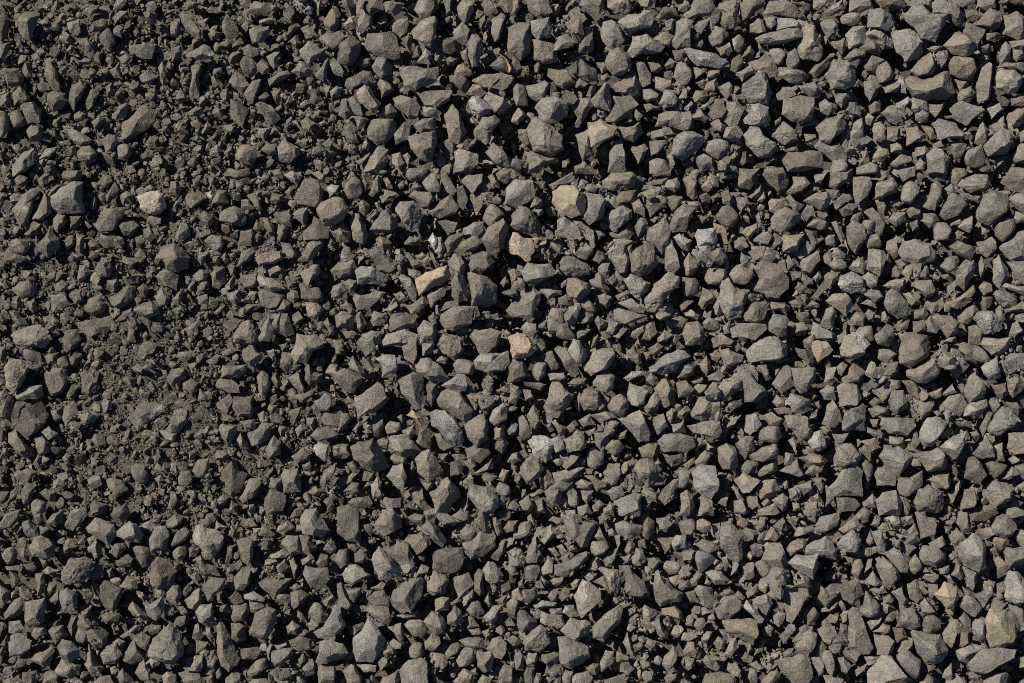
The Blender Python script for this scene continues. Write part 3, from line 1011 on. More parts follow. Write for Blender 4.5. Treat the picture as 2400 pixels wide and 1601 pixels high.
110,106 122,97 130,103 127,109 117,112;;g lump
110,63 121,60 118,70 114,78 110,74;;b slab
71,84 80,80 84,75 93,77 92,86 84,95 75,97 72,89;;l lump ^
44,80 47,76 61,77 60,84 55,96 53,97 48,90;;b block ^
60,90 64,84 71,94 72,99 64,99;;b block
87,99 95,87 101,93 101,104 90,108;;b chunk ^
91,68 98,66 105,72 100,76 93,75;;b chunk
98,64 102,61 105,66 101,70;;g cobble
79,67 86,64 89,70 88,75 82,74;;b lump
63,74 70,73 78,71 77,80 69,81;;b chunk
0,76 4,64 12,62 15,64 16,74 7,84 -2,86 -6,82;;b cobble
23,66 25,61 32,60 34,68 29,70;;u cobble
40,105 42,99 50,101 54,104 54,111 41,109;;b block
20,118 25,109 35,108 36,117 32,126 24,125;;b cobble ^
7,125 10,118 18,119 20,128 16,134 8,132;;b cobble ^
44,127 48,118 59,108 64,118 71,122 66,130 63,137 56,144 48,140;;u slab
63,144 70,132 72,127 82,125 83,132 77,143 66,149;83,127 68,147;b block
88,130 92,125 102,126 103,131 99,139 90,134;;g block
87,144 91,136 105,141 106,146 103,156 88,160 86,150;;b slab
102,123 104,117 117,117 120,130 119,138 104,139;116,117 114,133;l block ^
137,130 141,119 150,113 153,110 151,120 141,138;152,112 142,137;b wedge ^
42,146 49,140 53,144 50,151 44,152;;g lump
25,83 36,77 38,84 32,88;;b chunk
25,49 27,43 32,48 38,47 40,53 34,56 26,54;;g lump
6,13 8,10 17,9 21,13 17,18 11,19;;b cobble
32,18 42,12 47,13 42,20 36,21;;b slab
46,10 57,5 63,8 54,13 48,13;;u cobble
33,35 38,33 43,36 41,43 37,42;;b chunk
0,26 13,24 14,34 8,38 0,41 -4,34;13,25 14,34;b block
11,38 20,35 26,38 24,45 20,50 12,44;;b lump
3,56 10,53 16,57 14,61 7,61;;b slab
0,44 7,47 7,54 0,57 -4,52;;b slab
48,67 55,68 60,72 56,75 49,73;;b lump
88,9 95,7 97,13 94,18 91,14;;l chunk
142,29 147,21 153,21 157,28 162,36 156,42 150,34;;b block
147,40 151,40 152,46 146,46;;u cobble
100,77 105,76 108,80 101,87 98,83;;b chunk
84,110 91,108 93,113 87,118;;d slab
88,121 97,110 97,115 88,126;;d shard
104,94 109,91 111,97 107,100;;b chunk
0,138 4,139 7,146 3,154 -3,154;;b block
15,138 21,135 25,142 20,147;;b lump
29,137 36,128 38,133 34,140;;b chunk
52,157 56,146 62,150 62,160;;b block
99,3 107,1 109,6 103,9;;b chunk
35,96 40,92 41,97 37,101;;d chunk
126,139 133,133 140,138 134,143;;b lump
98,112 104,114 101,119 97,118;;b chunk
105,109 109,107 116,113 111,117;;g chunk
150,153 157,149 163,152 160,160 152,160;;b chunk
89,62 91,58 98,59 97,64 92,67;;u chunk
106,44 113,42 113,52 120,53 117,61 110,55;;d lump v
113,50 125,47 134,42 130,50 121,58;;b slab
@800 800
14,2 18,-4 30,-6 32,4 30,9 22,14;;g block ^
34,8 37,1 45,-6 56,-10 59,-4 50,4 40,12 35,11;;l lump ^
55,2 60,-6 69,-3 70,14 66,21 58,16;;b block
72,-2 86,-2 85,8 82,11 74,14;;b block
87,4 90,-8 106,-6 112,-2 113,8 104,17 94,10;;b lump
118,-4 122,-11 138,-12 147,-8 144,3 136,10 127,11;;b slab ^
-6,30 3,25 11,28 18,34 16,42 12,47 2,44;;u cobble ^
3,20 11,14 22,28 23,31 20,33 10,26;;g block
19,20 26,14 30,22 28,29 24,27;;l chunk
31,16 38,12 49,13 52,22 51,33 37,33 38,24;49,14 52,33;l block ^
13,52 28,42 33,38 38,40 43,53 38,60 30,66 24,65 16,72;;b slab ^
14,60 24,64 28,70 20,74 16,71;;b wedge
52,36 66,29 74,31 76,45 73,62 68,62 55,48;;g block ^
68,23 73,16 81,16 89,21 99,34 93,37 82,36 69,28;;b block ^
77,37 89,37 90,46 83,60 77,57;;b block
92,41 106,30 114,29 116,40 113,46 100,44;115,31 115,44;l chunk ^
102,22 107,16 118,17 124,21 121,32 106,30;;b cobble
122,18 130,11 146,12 153,7 154,20 149,27 132,29 124,25;;l block ^
88,54 92,48 98,44 109,47 120,62 119,71 113,75 102,68 91,60;109,48 119,66;b block ^
81,66 87,63 96,63 104,70 111,80 113,92 105,97 93,85 84,78;96,65 112,84;w block ^
85,85 91,84 97,90 107,96 94,101 90,98;;g block
112,78 122,70 131,66 134,74 134,90 125,97 118,90;;b lump ^
113,99 124,95 131,95 137,103 127,112 116,107;131,96 127,111;b wedge
135,73 140,62 149,57 153,61 152,71 141,78;;l cobble ^
140,80 148,76 150,85 149,92 140,90;;t block ^
139,92 150,86 154,94 148,103 142,99;;g block
125,62 130,55 136,51 142,58 134,67;;b block
116,51 124,48 128,46 127,58 122,58;;u chunk
127,48 132,44 138,48 136,53 129,53;;b chunk
132,38 140,38 139,46 134,47;;u chunk
142,45 150,41 154,44 152,48 144,48;;u cobble
40,79 45,73 53,75 55,80 50,85 42,85;;b cobble
56,82 62,80 68,74 69,85 63,91 57,86;;b chunk
68,92 71,87 71,78 78,79 83,92 82,99 74,97;;u bar
28,68 38,66 39,78 36,87 31,88 29,80;;g bar
60,68 65,63 74,70 80,75 73,78 68,72;;o bar
8,97 15,92 29,90 38,104 44,115 36,119 30,121 20,117 12,108;26,92 28,108;d block ^
42,95 46,87 56,86 64,90 72,100 66,107 55,107 46,102;;b block
44,108 49,103 60,107 61,112 50,113;;g lump
68,108 74,101 81,99 86,106 93,119 80,129 70,120;;b block ^
41,124 47,114 56,112 60,125 56,138 50,133;57,114 56,136;b block ^
27,132 33,124 37,130 38,143 29,145;;l chunk
62,138 69,132 74,132 79,150 74,155 67,148;;b block
81,139 89,135 92,128 97,125 108,136 109,142 100,157 86,160 85,148;97,126 95,146;b block ^
117,142 119,131 135,135 144,143 144,150 139,157 130,158;;l cobble ^
141,138 145,129 155,133 156,140 151,145;;g cobble
100,124 100,111 106,109 113,113 110,121;;g chunk
112,110 120,108 124,114 118,118;;b chunk
120,122 129,116 139,107 139,117 126,123;;b shard
113,127 119,120 122,125 121,131;;b chunk
145,125 148,117 154,119 152,127 149,129;;t chunk
101,104 113,101 114,108 105,110;;u slab
89,104 98,103 96,111 92,111;;b chunk
73,129 86,129 83,134 79,138;;b chunk
2,138 10,130 16,131 18,140 10,142;;d block
19,128 21,119 31,121 26,130;;b slab
5,126 11,119 17,120 10,130 5,131;;b slab
5,112 11,110 17,119 11,121;;b chunk
38,147 40,143 55,144 54,152 42,155;;b slab
6,148 10,144 25,142 29,150 22,154 12,152;;g lump
-3,150 8,146 17,154 17,165 -3,165;;b slab
62,110 66,110 68,118 64,122;;g chunk
107,157 116,141 118,150 114,162;;b wedge
10,82 16,74 19,77 14,84;;u bar
19,83 24,80 29,84 24,86;;b chunk
30,93 37,89 44,90 43,99 38,99;;g lump
39,36 43,35 47,38 44,41;;u chunk
51,70 55,67 58,71 56,75;;b chunk
132,32 138,31 140,37 137,38;;u bar
129,125 133,121 143,124 140,128 132,129;;b cobble
152,80 156,74 162,76 160,86 154,86;;w chunk
0,66 6,66 9,71 4,79 -4,84;;b cobble
0,95 6,95 9,104 4,108 -3,107;;d chunk
147,32 156,25 160,30 160,38 153,36;;b block
@1200 800
-3,-4 5,-8 12,-6 20,2 23,7 17,14 10,17 1,16 -2,8;;o lump ^
-6,18 2,15 10,18 14,24 17,32 8,37 -4,38;6,18 3,30 0,37;d block
19,26 24,17 32,20 32,30 25,37 19,32;;g cobble
24,13 30,9 37,9 43,22 42,25 36,27 33,20;;b slab
39,8 43,5 50,7 60,21 64,33 55,35 48,22;;b slab
52,9 57,-2 62,0 67,8 70,13 66,19 60,20 53,14;;l lump ^
65,22 70,18 75,9 82,7 92,7 95,14 88,24 73,31 67,27;94,8 86,20 73,30;l block ^
74,38 82,29 90,28 95,32 94,42 87,47 82,46;88,30 83,45;g cobble ^
102,34 110,28 120,27 122,31 113,35 107,37;;l wedge
106,10 112,3 118,10 119,20 115,22 108,16;;u lump
126,24 141,12 152,8 158,9 164,14 150,28 138,31 127,28;128,24 156,12;l bar ^
130,43 139,33 145,37 151,46 149,57 140,60 136,57;141,35 141,58;b wedge
108,38 118,42 126,46 122,57 116,60 109,58 106,50;;l slab ^
117,61 131,47 136,53 134,63 125,66;;g wedge
88,60 92,51 99,48 106,53 108,60 102,70 92,66;;u cobble ^
63,54 66,45 73,42 79,46 82,57 76,64 66,64;75,46 74,63;u cobble ^
28,60 34,47 36,36 43,37 48,44 56,50 50,62 42,70 33,68;42,38 40,52 39,68;b lump ^
51,39 57,34 68,34 68,41 58,42;;b block
10,37 26,38 32,40 26,45 12,41;;d bar
-2,39 7,42 9,47 4,57 -4,57;;b block
10,44 17,45 21,53 12,55;;g block
13,68 20,58 25,65 25,78 21,81 15,74;;g wedge
6,70 10,68 19,80 16,88 11,91 6,86;;b slab
14,92 20,86 30,86 41,93 36,104 31,111 21,106;;l lump ^
48,92 60,81 66,84 69,94 65,101 52,103 48,99;;b lump ^
75,84 90,83 88,92 81,100 77,96;;b wedge
85,98 91,90 98,90 104,97 102,102 93,105;;b cobble
97,71 117,63 120,67 128,86 126,91 117,93 107,81;117,64 114,78 120,90;b block ^
72,68 85,60 97,70 82,75;;b wedge
61,73 72,67 77,77 66,79;;b block
128,70 139,67 143,78 134,86 130,81;139,68 135,84;b block
134,92 140,86 155,84 165,88 168,96 160,102 140,102;;b slab ^
138,103 158,102 156,112 147,116 142,111;;g block
68,103 74,97 83,104 84,112 77,118 70,115;;g lump
44,112 52,105 60,102 64,104 58,112 50,118;;b slab
8,116 18,105 24,107 29,118 20,129 14,131 9,122;;b cobble ^
37,121 52,117 66,116 60,124 50,131 40,130;;b bar
26,124 32,118 37,122 40,130 30,136 25,131;;p lump
30,138 36,131 44,131 46,142 43,151 37,151 32,146;;b block
47,134 52,132 60,138 61,149 58,153 53,150;;n lump
63,137 75,137 73,145 69,150 65,145;;b wedge
58,130 64,127 74,130 73,137 60,135;;p block
65,123 75,123 87,130 86,134 78,138 73,130;;b slab
84,121 89,112 99,112 101,121 96,132 91,132;97,114 94,131;b block
113,118 116,110 125,107 133,115 137,119 135,125 125,135 117,128;;b lump ^
116,98 125,92 134,94 135,105 131,112 120,106;;b chunk
127,133 135,124 142,126 140,132;;b block
134,144 140,134 148,127 154,126 151,135 141,151;;b slab ^
118,138 122,136 134,139 133,148 122,145;;g slab
94,146 107,142 113,139 119,141 119,155 117,160 98,160;;l slab ^
87,138 92,134 101,132 104,142 92,146;;b block
6,148 15,142 21,150 17,157 8,155;;g cobble
16,141 26,135 30,138 20,144;;b bar
21,147 29,143 31,158 24,157;;b block
36,74 40,72 50,80 48,86 44,87;;b wedge
50,79 58,72 61,77 53,84;;b cobble
107,110 114,109 112,115 109,114;;u chunk
125,7 134,1 139,5 135,11 129,12;;b block
140,3 146,2 144,8 139,9;;l chip
123,36 128,28 134,34 130,41;;b block
141,32 148,33 152,40 148,42;;b block
151,38 160,36 168,44 162,52 153,52;;b block
121,10 128,9 127,17 123,18;;u chunk
57,58 62,47 64,49 62,66;;b slab
81,48 85,47 90,53 87,60 83,57;;l chunk
94,86 106,81 105,89 98,91;;b chunk
67,83 77,79 75,83 71,87;;b chunk
78,76 87,79 85,83 79,82;;b block
74,151 80,146 85,150 79,156;;b chunk
60,152 70,150 74,158 61,160;;g block
84,154 90,147 95,150 94,160 84,160;;b block
67,117 75,117 76,122 69,122;;u chunk
33,30 38,29 47,29 50,34 44,37 35,36;;b block
142,65 147,61 150,64 147,72 142,69;;b chunk
152,65 158,61 164,64 158,72 152,69;;b chunk
146,76 158,74 160,84 148,84;;g block
42,101 45,100 48,106 46,111;;b chunk
0,104 5,102 9,110 3,112 -4,110;;b cobble
7,102 12,98 16,104 12,108;;u cobble
2,128 6,122 9,125 5,131;;b cobble
91,105 100,103 97,112 93,109;;b wedge
109,135 114,132 119,134 117,140 110,140;;u block
104,136 108,130 112,131 108,139;;b chunk
31,77 36,75 39,82 34,84;;b block
96,6 105,13 100,15 95,10;;b chip
@1600 800
4,-8 18,-10 20,0 12,8 5,5;;b cobble
26,-2 36,-8 50,1 45,4 28,6;;b slab
36,8 42,6 47,10 56,13 54,19 47,23 38,23 36,15;;b slab
60,10 68,0 78,-4 88,-3 96,6 96,12 85,18 64,18;;b cobble ^
103,6 121,7 120,21 115,21 107,14;;g block
116,2 124,-1 132,0 138,8 134,12 124,19 121,12;;o slab ^
144,6 150,-4 160,-6 168,4 166,14 156,16 147,13;;l lump ^
100,25 115,24 122,25 122,33 115,46 108,48 103,42;;b cobble ^
82,40 95,20 99,24 103,40 90,49;;b slab ^
68,22 77,18 78,29 81,35 77,37;;b block
100,19 107,18 115,22 112,25 101,25;;b slab
53,31 56,28 62,28 67,36 76,43 78,50 68,56 57,56 56,40;;g slab ^
29,46 38,35 47,33 55,36 55,43 36,56 30,51;;b block ^
8,66 15,51 27,51 31,60 30,67 20,73 9,70;;b cobble ^
20,46 28,37 34,38 28,49 21,51;;l slab
9,45 13,39 22,40 19,47 12,51;;l chunk
16,22 22,13 26,20 26,26 22,31 18,27;;b chunk
23,32 32,28 39,32 34,37 24,36;;g slab
45,33 50,25 56,28 53,35;;b block
39,58 48,54 54,53 55,58 43,66 39,64;;b chunk
97,54 99,48 110,51 117,54 118,63 110,67 101,65;;g block ^
94,69 104,67 114,70 120,83 118,89 108,92 104,86 96,79;;b lump ^
69,83 80,78 89,79 91,88 85,95 71,90;;g cobble ^
57,82 58,68 67,66 73,76 67,83 60,85;;g block
74,69 82,65 94,72 88,78 79,77;;b block
84,62 92,60 101,62 100,68 88,67;;u slab
36,67 54,68 46,79 36,82;;b wedge
4,78 20,74 33,73 36,84 34,89 18,86 11,84;;b slab ^
10,101 14,89 18,89 20,95;;b wedge
32,98 40,93 48,97 51,110 48,119 37,117 33,110;47,97 42,106 37,115;b block ^
48,94 58,87 65,88 66,100 58,108 53,104;58,95 57,107;b block
62,104 72,97 86,93 88,99 85,107 74,112 65,108;;b lump ^
68,121 79,109 87,106 87,119 79,122 72,125;;b wedge
51,116 60,108 70,112 68,121 60,124 54,121;;g lump
89,119 97,114 105,109 110,118 112,123 105,125;;g wedge
92,105 95,102 102,104 101,113 94,114;;g cobble
97,91 102,88 105,94 103,102;;l chip
115,93 120,85 127,82 131,88 133,98 126,102 119,99;;l lump ^
112,122 122,110 129,117 128,121 118,123;;g lump
107,107 118,103 128,104 132,112 128,115 116,113;;b lump
8,121 15,114 30,115 32,127 31,137 26,144 16,140 11,135;30,116 32,128 27,143;l block ^
48,128 56,121 71,128 61,139 55,140;71,127 59,134 56,139;k slab ^
67,136 75,128 85,127 91,137 84,143 72,145;;b block
82,146 92,139 97,143 96,154 92,156;;b block
97,136 103,134 108,140 107,146 99,145;;b block
104,133 112,130 118,128 120,136 112,141;;g block
119,142 124,137 130,149 122,148;;b bar
134,134 146,120 158,112 165,120 165,142 141,142;;b slab ^
137,106 141,97 149,95 154,94 164,104 160,114 145,118 139,115;;b lump ^
147,64 160,64 168,70 168,82 147,82;;g block
128,76 132,58 138,54 142,60 143,76 139,79;;b block ^
126,46 133,40 139,42 141,54 130,54;;b block
142,42 147,39 160,40 164,52 158,60 144,60;;b slab
130,38 132,24 141,24 139,36 133,39;;p block
141,24 147,19 152,22 146,32 143,30;;b chunk
146,35 157,20 168,28 164,38 148,39;;b slab
59,145 63,140 68,141 69,152 64,155 60,152;;b block
47,147 55,146 60,156 58,160 48,158;;b cobble
32,149 40,138 43,140 40,152;;b wedge
16,142 27,146 28,160 14,160;;g block
-2,140 4,136 10,142 11,152 6,160 -3,160;;b block
-3,118 7,119 7,125 2,135 -4,134;;b cobble
11,110 21,99 26,105 21,115 13,116;;b cobble
0,112 11,106 11,112 4,119;;b slab
72,149 77,143 82,149 76,153;;t chunk
69,155 84,149 89,157 86,160 70,160;;b slab
131,132 141,138 139,146 131,154;;b slab
141,143 158,144 164,150 158,156 143,157;;b slab
112,148 123,147 123,154 114,152;;l wedge
101,148 107,149 108,156 101,156;;b block
116,48 120,46 124,51 120,54;;t cobble
127,80 131,79 139,82 132,86;;t chunk
137,85 153,84 146,96 141,94;;g wedge
82,56 86,49 94,54 94,61 87,61;;u block
46,131 51,135 57,146 50,146;;b shard
84,18 97,14 98,18 88,21;;l bar
25,12 30,8 36,13 32,19 27,17;;t chunk
0,10 5,8 9,13 3,16 -4,15;;b cobble
8,37 13,32 19,34 18,38 10,39;;b cobble
60,24 66,20 66,28 71,32 69,38;;b chunk
-4,18 5,17 12,22 10,30 3,35 -5,34;;d block
-3,38 8,38 7,46 2,52 -4,50;;u cobble
-4,86 5,88 5,98 0,102 -5,98;;g cobble
117,126 126,125 130,134 127,140;;b slab
121,55 126,54 128,61 123,64;;b chunk
50,84 54,80 57,86 55,90;;g chunk
40,126 43,120 47,124 45,129;;b chunk
45,5 52,1 55,5 50,10;;g cobble
110,100 119,97 122,102 112,104;;b slab
85,22 90,22 91,26 85,32;;b chunk
110,155 124,153 126,160 112,160;;b block
114,63 124,62 124,71 116,71;;b block
@2000 800
-2,-8 8,-9 15,3 4,16 -3,12;13,3 3,15;l block ^
42,8 47,-8 68,-4 71,5 70,13 54,23 44,19;52,-1 56,12 60,20;u cobble ^
50,26 58,25 69,17 75,14 80,25 78,31 67,40 58,38 50,32;;b cobble ^
78,8 83,6 89,12 87,24 84,24 79,16;;b cobble
95,4 102,1 115,4 118,15 113,21 104,17 97,10;;b block
108,10 116,5 123,11 126,16 121,21 112,17;;g cobble ^
118,3 120,-3 145,-4 143,7 135,13 127,13;;p block ^
90,20 93,10 98,12 107,22 103,27 95,34 89,29;;g block
117,24 124,20 132,15 136,25 136,33 125,36 120,31;;l lump ^
102,46 106,33 111,29 116,35 122,45 120,52 108,55;;b cobble ^
140,34 145,28 151,29 158,40 155,48 148,53 143,48;;b cobble
127,40 135,37 140,38 143,49 137,53 131,49;;u block
105,60 109,55 120,53 124,60 115,70 110,72 101,69;;l lump ^
125,80 129,67 137,62 146,63 152,71 147,78 133,85 125,83;128,76 150,74;n lump ^
116,80 123,64 128,66 126,74 119,88;;b bar
82,58 88,50 98,49 105,57 103,64 93,69 88,62;;n lump
75,66 83,55 86,58 84,64 76,67;;b chunk
59,57 70,53 75,57 71,67 62,72 60,65;;b cobble
61,90 62,80 68,71 79,70 85,77 80,86 73,95 66,97;;l cobble ^
75,87 88,78 94,85 82,90;;b block
78,97 93,87 104,82 106,88 100,101 92,109 85,102;91,92 92,107;w block ^
56,104 69,101 77,98 82,104 86,111 84,118 68,119 64,112;79,101 76,118;b block ^
24,106 29,97 42,97 55,105 54,111 42,124 38,121;;g block ^
20,122 23,116 29,115 40,123 39,133 22,132;;b block
42,126 45,125 52,126 64,118 64,132 50,143 42,140;;b cobble
69,127 76,123 88,121 90,130 86,137 76,134;;b block
60,136 69,131 83,138 83,153 80,158 58,157 56,148;;b lump ^
87,140 98,128 99,134 91,150;;b shard
98,155 102,136 111,134 115,143 108,153;;b block ^
102,126 105,107 111,106 118,112 123,123 117,130;;b slab ^
121,112 129,110 142,114 137,122 130,128;;b cobble
109,104 118,93 122,88 129,98 130,106 118,108;;b slab ^
141,98 143,84 158,83 166,88 166,102 148,104;;p slab ^
129,97 137,93 139,110 133,110;;b bar
124,136 129,129 142,131 148,135 143,146 130,152;;b lump ^
135,127 146,115 153,122 143,127;;b wedge
148,115 158,112 166,118 162,132 156,126;;b cobble
25,77 27,70 43,70 56,71 57,78 49,87 34,84;;g slab ^
33,53 35,45 46,45 50,55 49,61 40,67 34,63;;b slab ^
18,46 34,35 43,36 44,43 28,47 32,50 27,55;;b block
14,62 23,59 33,62 34,67 18,70;;d block
44,36 55,36 61,43 62,50 59,57 53,50;;b block
26,25 27,20 41,19 42,28 33,35 26,32;;b block
22,16 24,7 32,7 40,12 31,20;;b cobble
0,19 11,17 10,27 3,37 -4,34;;g block
11,30 15,15 20,20 22,29 17,35;;b lump
68,48 82,42 81,51 77,53 69,51;;b slab
80,50 91,39 95,47 86,50;;b wedge
-5,40 4,40 10,50 2,55 -5,54;;p block
0,68 7,70 12,82 4,85 -4,80;;d block
0,58 9,57 12,65 7,69 -4,66;;u cobble
14,57 20,51 29,55 20,61;;g slab
6,92 21,88 23,98 17,101;;u slab
33,87 46,88 48,97 41,98 33,94;;b block
52,96 54,83 58,83 61,96 56,101;;b block
-5,112 4,113 11,125 5,140 -5,142;;b cobble ^
5,113 11,108 18,114 17,124 14,130;;b cobble
20,146 27,139 39,137 44,148 44,160 24,160;;g block ^
8,148 18,140 22,146 21,153 10,152;;b block
41,141 49,144 53,152 48,160 45,156;;b block
107,84 113,82 117,88 113,92;;g chunk
102,102 105,92 109,97 108,105;;g chunk
122,86 130,85 131,93 126,96;;b chunk
84,112 94,113 98,121 95,126;;d block
123,56 126,52 132,52 136,62 129,66;;b cobble
140,56 150,56 155,62 152,68 146,66;;g block
152,28 158,18 166,22 164,32 155,32;;b block
133,15 142,12 148,9 150,14 147,21 139,20;;l chunk
137,21 148,21 146,27 139,25;;l chunk
95,36 102,35 103,40 100,47;;b chunk
21,3 35,1 34,6 23,7;;b bar
15,72 24,71 23,79 18,79;;t chunk
13,79 25,82 28,86 20,88 13,84;;b chunk
93,74 101,72 109,74 109,80 98,79;;b chunk
105,157 120,151 127,150 134,158 120,165 106,165;;u slab
141,154 148,152 158,155 164,160 140,164;;b slab
80,70 90,70 93,74 88,80;;b chunk
142,108 148,105 155,109 146,113;;b chip
5,38 14,38 18,42 12,48;;d block
-4,144 3,143 4,150 -2,154;;d chunk
56,147 63,146 67,148 68,155 60,157;;g lump
@0 1200
0,10 5,2 19,-2 17,7 11,14 1,17 -3,14;;b slab
21,10 27,7 34,16 33,22 26,24 22,18;;l lump
28,-2 38,-2 40,9 35,12 31,5;;b block
42,10 48,2 58,-2 58,9 51,14 44,12;;b block
60,12 65,0 78,-4 79,2 73,12 67,18 61,16;;l lump ^
79,15 88,5 98,8 105,12 107,20 100,31 90,24 82,19;;l slab ^
107,18 119,9 126,12 132,21 128,28 120,28 115,26 107,22;121,10 122,28;l block ^
102,3 105,-4 116,-8 120,2 113,12 107,10;;d block ^
130,11 139,6 147,8 139,18 132,16;;l chip
137,25 143,13 152,13 156,21 151,35 139,38;;l cobble ^
122,33 128,30 138,34 144,40 135,50 131,52 126,43;;u wedge
139,48 145,41 155,44 163,55 156,68 146,71 138,65;;u cobble ^
148,72 158,66 166,72 165,84 156,82;;b cobble
133,86 140,84 149,78 151,86 147,98 143,100 137,96;;l chunk ^
117,89 122,83 134,93 139,96 132,100 122,95;;g wedge
27,33 31,24 38,22 45,25 51,32 49,42 36,42 30,40;45,25 36,42;b block ^
1,40 5,34 12,32 16,38 13,47 7,49;;b cobble
17,34 22,33 28,40 25,45 18,42;;b block
35,14 40,11 45,16 43,22 37,22;;b cobble
58,33 60,26 64,25 71,32 63,38 59,38;;b wedge
82,34 88,25 93,30 94,39 87,43;89,26 88,42;b chunk
57,55 64,43 78,41 86,48 82,58 74,64 65,66 58,62;;u lump ^
82,59 88,49 95,48 94,60 86,63;;u block
100,37 106,28 114,29 116,34 107,42;;g lump
106,45 117,39 122,43 120,50 110,52;;b lump
110,69 117,58 126,62 126,70 120,72;;b slab
92,68 96,63 101,65 107,68 111,71 109,82 104,92 96,87 92,80;;d cobble ^
75,68 78,64 84,65 86,77 83,83 79,79;;d chunk
84,64 90,66 91,76 88,80;;g chip
55,73 62,70 69,75 70,84 66,92 58,92 56,84;;w lump ^
73,88 79,83 84,87 83,96 78,98 74,94;;b cobble
92,95 98,92 110,93 109,101 98,103;;b bar
124,71 131,74 135,78 133,83 127,78;;k wedge
101,62 106,59 111,62 109,68 103,67;;t cobble
132,2 136,1 138,5 134,8;;t cobble
3,94 13,81 18,79 22,85 19,94 10,98 4,99;;b wedge ^
23,83 41,79 43,88 40,100 34,104 24,103 23,95;39,83 31,91 32,104;b block ^
32,57 40,56 42,64 40,74 34,78;;b bar
42,69 45,64 52,66 51,72 46,77;;b chunk
45,81 54,70 55,80 51,85;;b wedge
8,101 18,100 22,107 15,114 8,111;;l slab
8,121 10,114 18,112 29,118 28,125 20,131 9,133;;l slab ^
29,113 32,104 42,104 43,112 33,117;;l block
44,110 47,104 58,104 62,113 51,122;;b wedge
62,106 66,95 72,95 70,105 66,114;;d bar
69,115 72,106 82,106 84,114 77,122 70,119;;b cobble
52,124 57,117 66,119 73,126 73,133 64,138 56,134;;g block ^
27,136 33,130 42,127 47,122 50,128 46,140 41,144;;b wedge ^
52,142 57,135 66,139 74,140 74,150 66,154 53,150;;l lump
38,158 42,148 52,143 56,152 55,160 38,160;;b lump
78,140 82,120 84,132 90,139 96,143 93,151 85,151;;b shard
91,132 98,124 107,119 112,131 106,139 94,140;;l slab ^
103,120 109,116 115,119 113,125 107,124;;l chunk
110,134 117,126 123,116 130,128 134,136 122,140;;d wedge
123,117 130,110 138,115 138,124 135,128 128,124;;b block
110,114 124,104 131,104 128,109 114,116;;g bar
138,125 140,117 146,112 156,104 164,112 168,130 158,141 150,138 137,132;;l lump ^
134,139 140,132 148,136 146,141 138,145;;l wedge
124,148 128,139 132,136 138,146 139,157 130,155;;b slab ^
109,148 113,144 120,152 126,158 110,160;;g wedge
101,142 106,140 109,144 107,149 102,149;;p cobble
148,151 153,146 162,150 162,160 150,160;;t cobble
85,157 92,151 101,150 104,158;;u slab
12,143 17,134 24,136 24,142 16,146;;b lump
0,67 4,70 9,73 8,80 2,88 -3,86;4,70 3,86;b block
8,54 14,56 19,60 16,68 11,70;;d block
36,43 44,43 44,49 40,51;;b chunk
21,48 31,46 36,51 31,55 24,52;;d chunk
39,54 44,50 55,54 49,58 41,57;;b chunk
5,50 20,49 20,54 6,53;;b bar
0,122 7,112 8,118 4,124;;b chunk
-3,100 4,102 6,106 0,112 -4,110;;b chunk
87,110 93,105 99,111 93,116;;b block
86,115 92,119 94,124 88,127;;b chunk
42,102 55,98 55,103 46,106;;b chunk
1,155 8,153 20,157 16,161 2,161;;b slab
21,148 34,145 38,152 32,160 22,158;;u lump
151,84 160,88 160,95 152,95;;u block
17,25 22,23 26,26 24,32 19,30;;b cobble
21,75 27,70 31,74 31,81 23,80;;u chunk
98,54 103,51 105,58 100,61;;b chunk
-3,128 3,124 5,130 1,140 -3,140;;b block
@400 1200
0,31 4,20 13,14 17,18 15,26 8,30 1,32;;l cobble
-4,8 5,2 11,7 9,12 0,16 -4,14;;g cobble
21,24 24,13 30,12 33,16 42,16 48,23 47,33 40,42 34,43 29,34 23,29;;p cobble ^
22,43 28,40 32,47 41,50 46,59 32,59 26,52;;u wedge
28,67 38,60 50,61 49,70 41,76 39,82 34,82 31,74;;d wedge ^
13,81 20,74 26,70 29,76 28,84 22,90 16,88;;l block ^
23,92 28,86 38,84 40,92 36,98 44,103 36,106 26,101;38,85 34,97;b block ^
2,104 6,96 14,96 15,103 8,109;;u cobble
42,120 42,105 45,98 50,105 54,114 58,124 64,135 60,141 53,146 46,140 43,128;;b shard ^
55,118 56,103 63,102 70,105 69,118 61,120;61,103 62,118;b block
-6,108 0,106 5,112 12,118 11,130 2,141 -6,138;;b cobble ^
12,143 22,132 29,132 30,142 27,147 14,146;;l wedge ^
7,148 16,146 27,148 30,160 14,160;;b slab
23,118 34,120 33,128 24,131;;b lump
22,103 25,102 30,114 26,119 20,116;;u cobble
32,108 36,106 41,114 38,121 33,114;;b chunk
51,77 60,72 64,76 67,83 61,86 53,82;;d block
67,76 76,73 86,79 86,83 74,82 68,80;;l bar ^
72,82 82,82 87,87 78,93 73,92;76,83 76,92;b block
56,94 58,86 70,84 72,90 68,100 60,101 56,97;;b lump
72,109 78,93 90,88 97,90 98,97 92,110 86,117 79,115 73,113;;u cobble ^
62,126 80,124 83,128 78,135 68,136 62,132;;d slab
70,147 78,136 88,135 88,143 80,150 73,151;;b lump ^
93,128 105,124 112,126 111,132 103,141 95,143 92,136;;l lump ^
108,118 118,114 129,117 129,127 120,129 111,125;;d slab ^
95,122 106,117 109,123 98,127;;b chunk
133,138 137,119 143,117 158,122 163,130 158,134 138,140;140,118 143,128 134,138;l wedge ^
141,105 147,95 150,86 156,88 160,104 152,112 144,117 136,115 132,110;156,90 156,103 146,116;l block ^
127,90 132,83 138,85 145,95 141,102 135,103 126,94;133,84 137,96;b lump ^
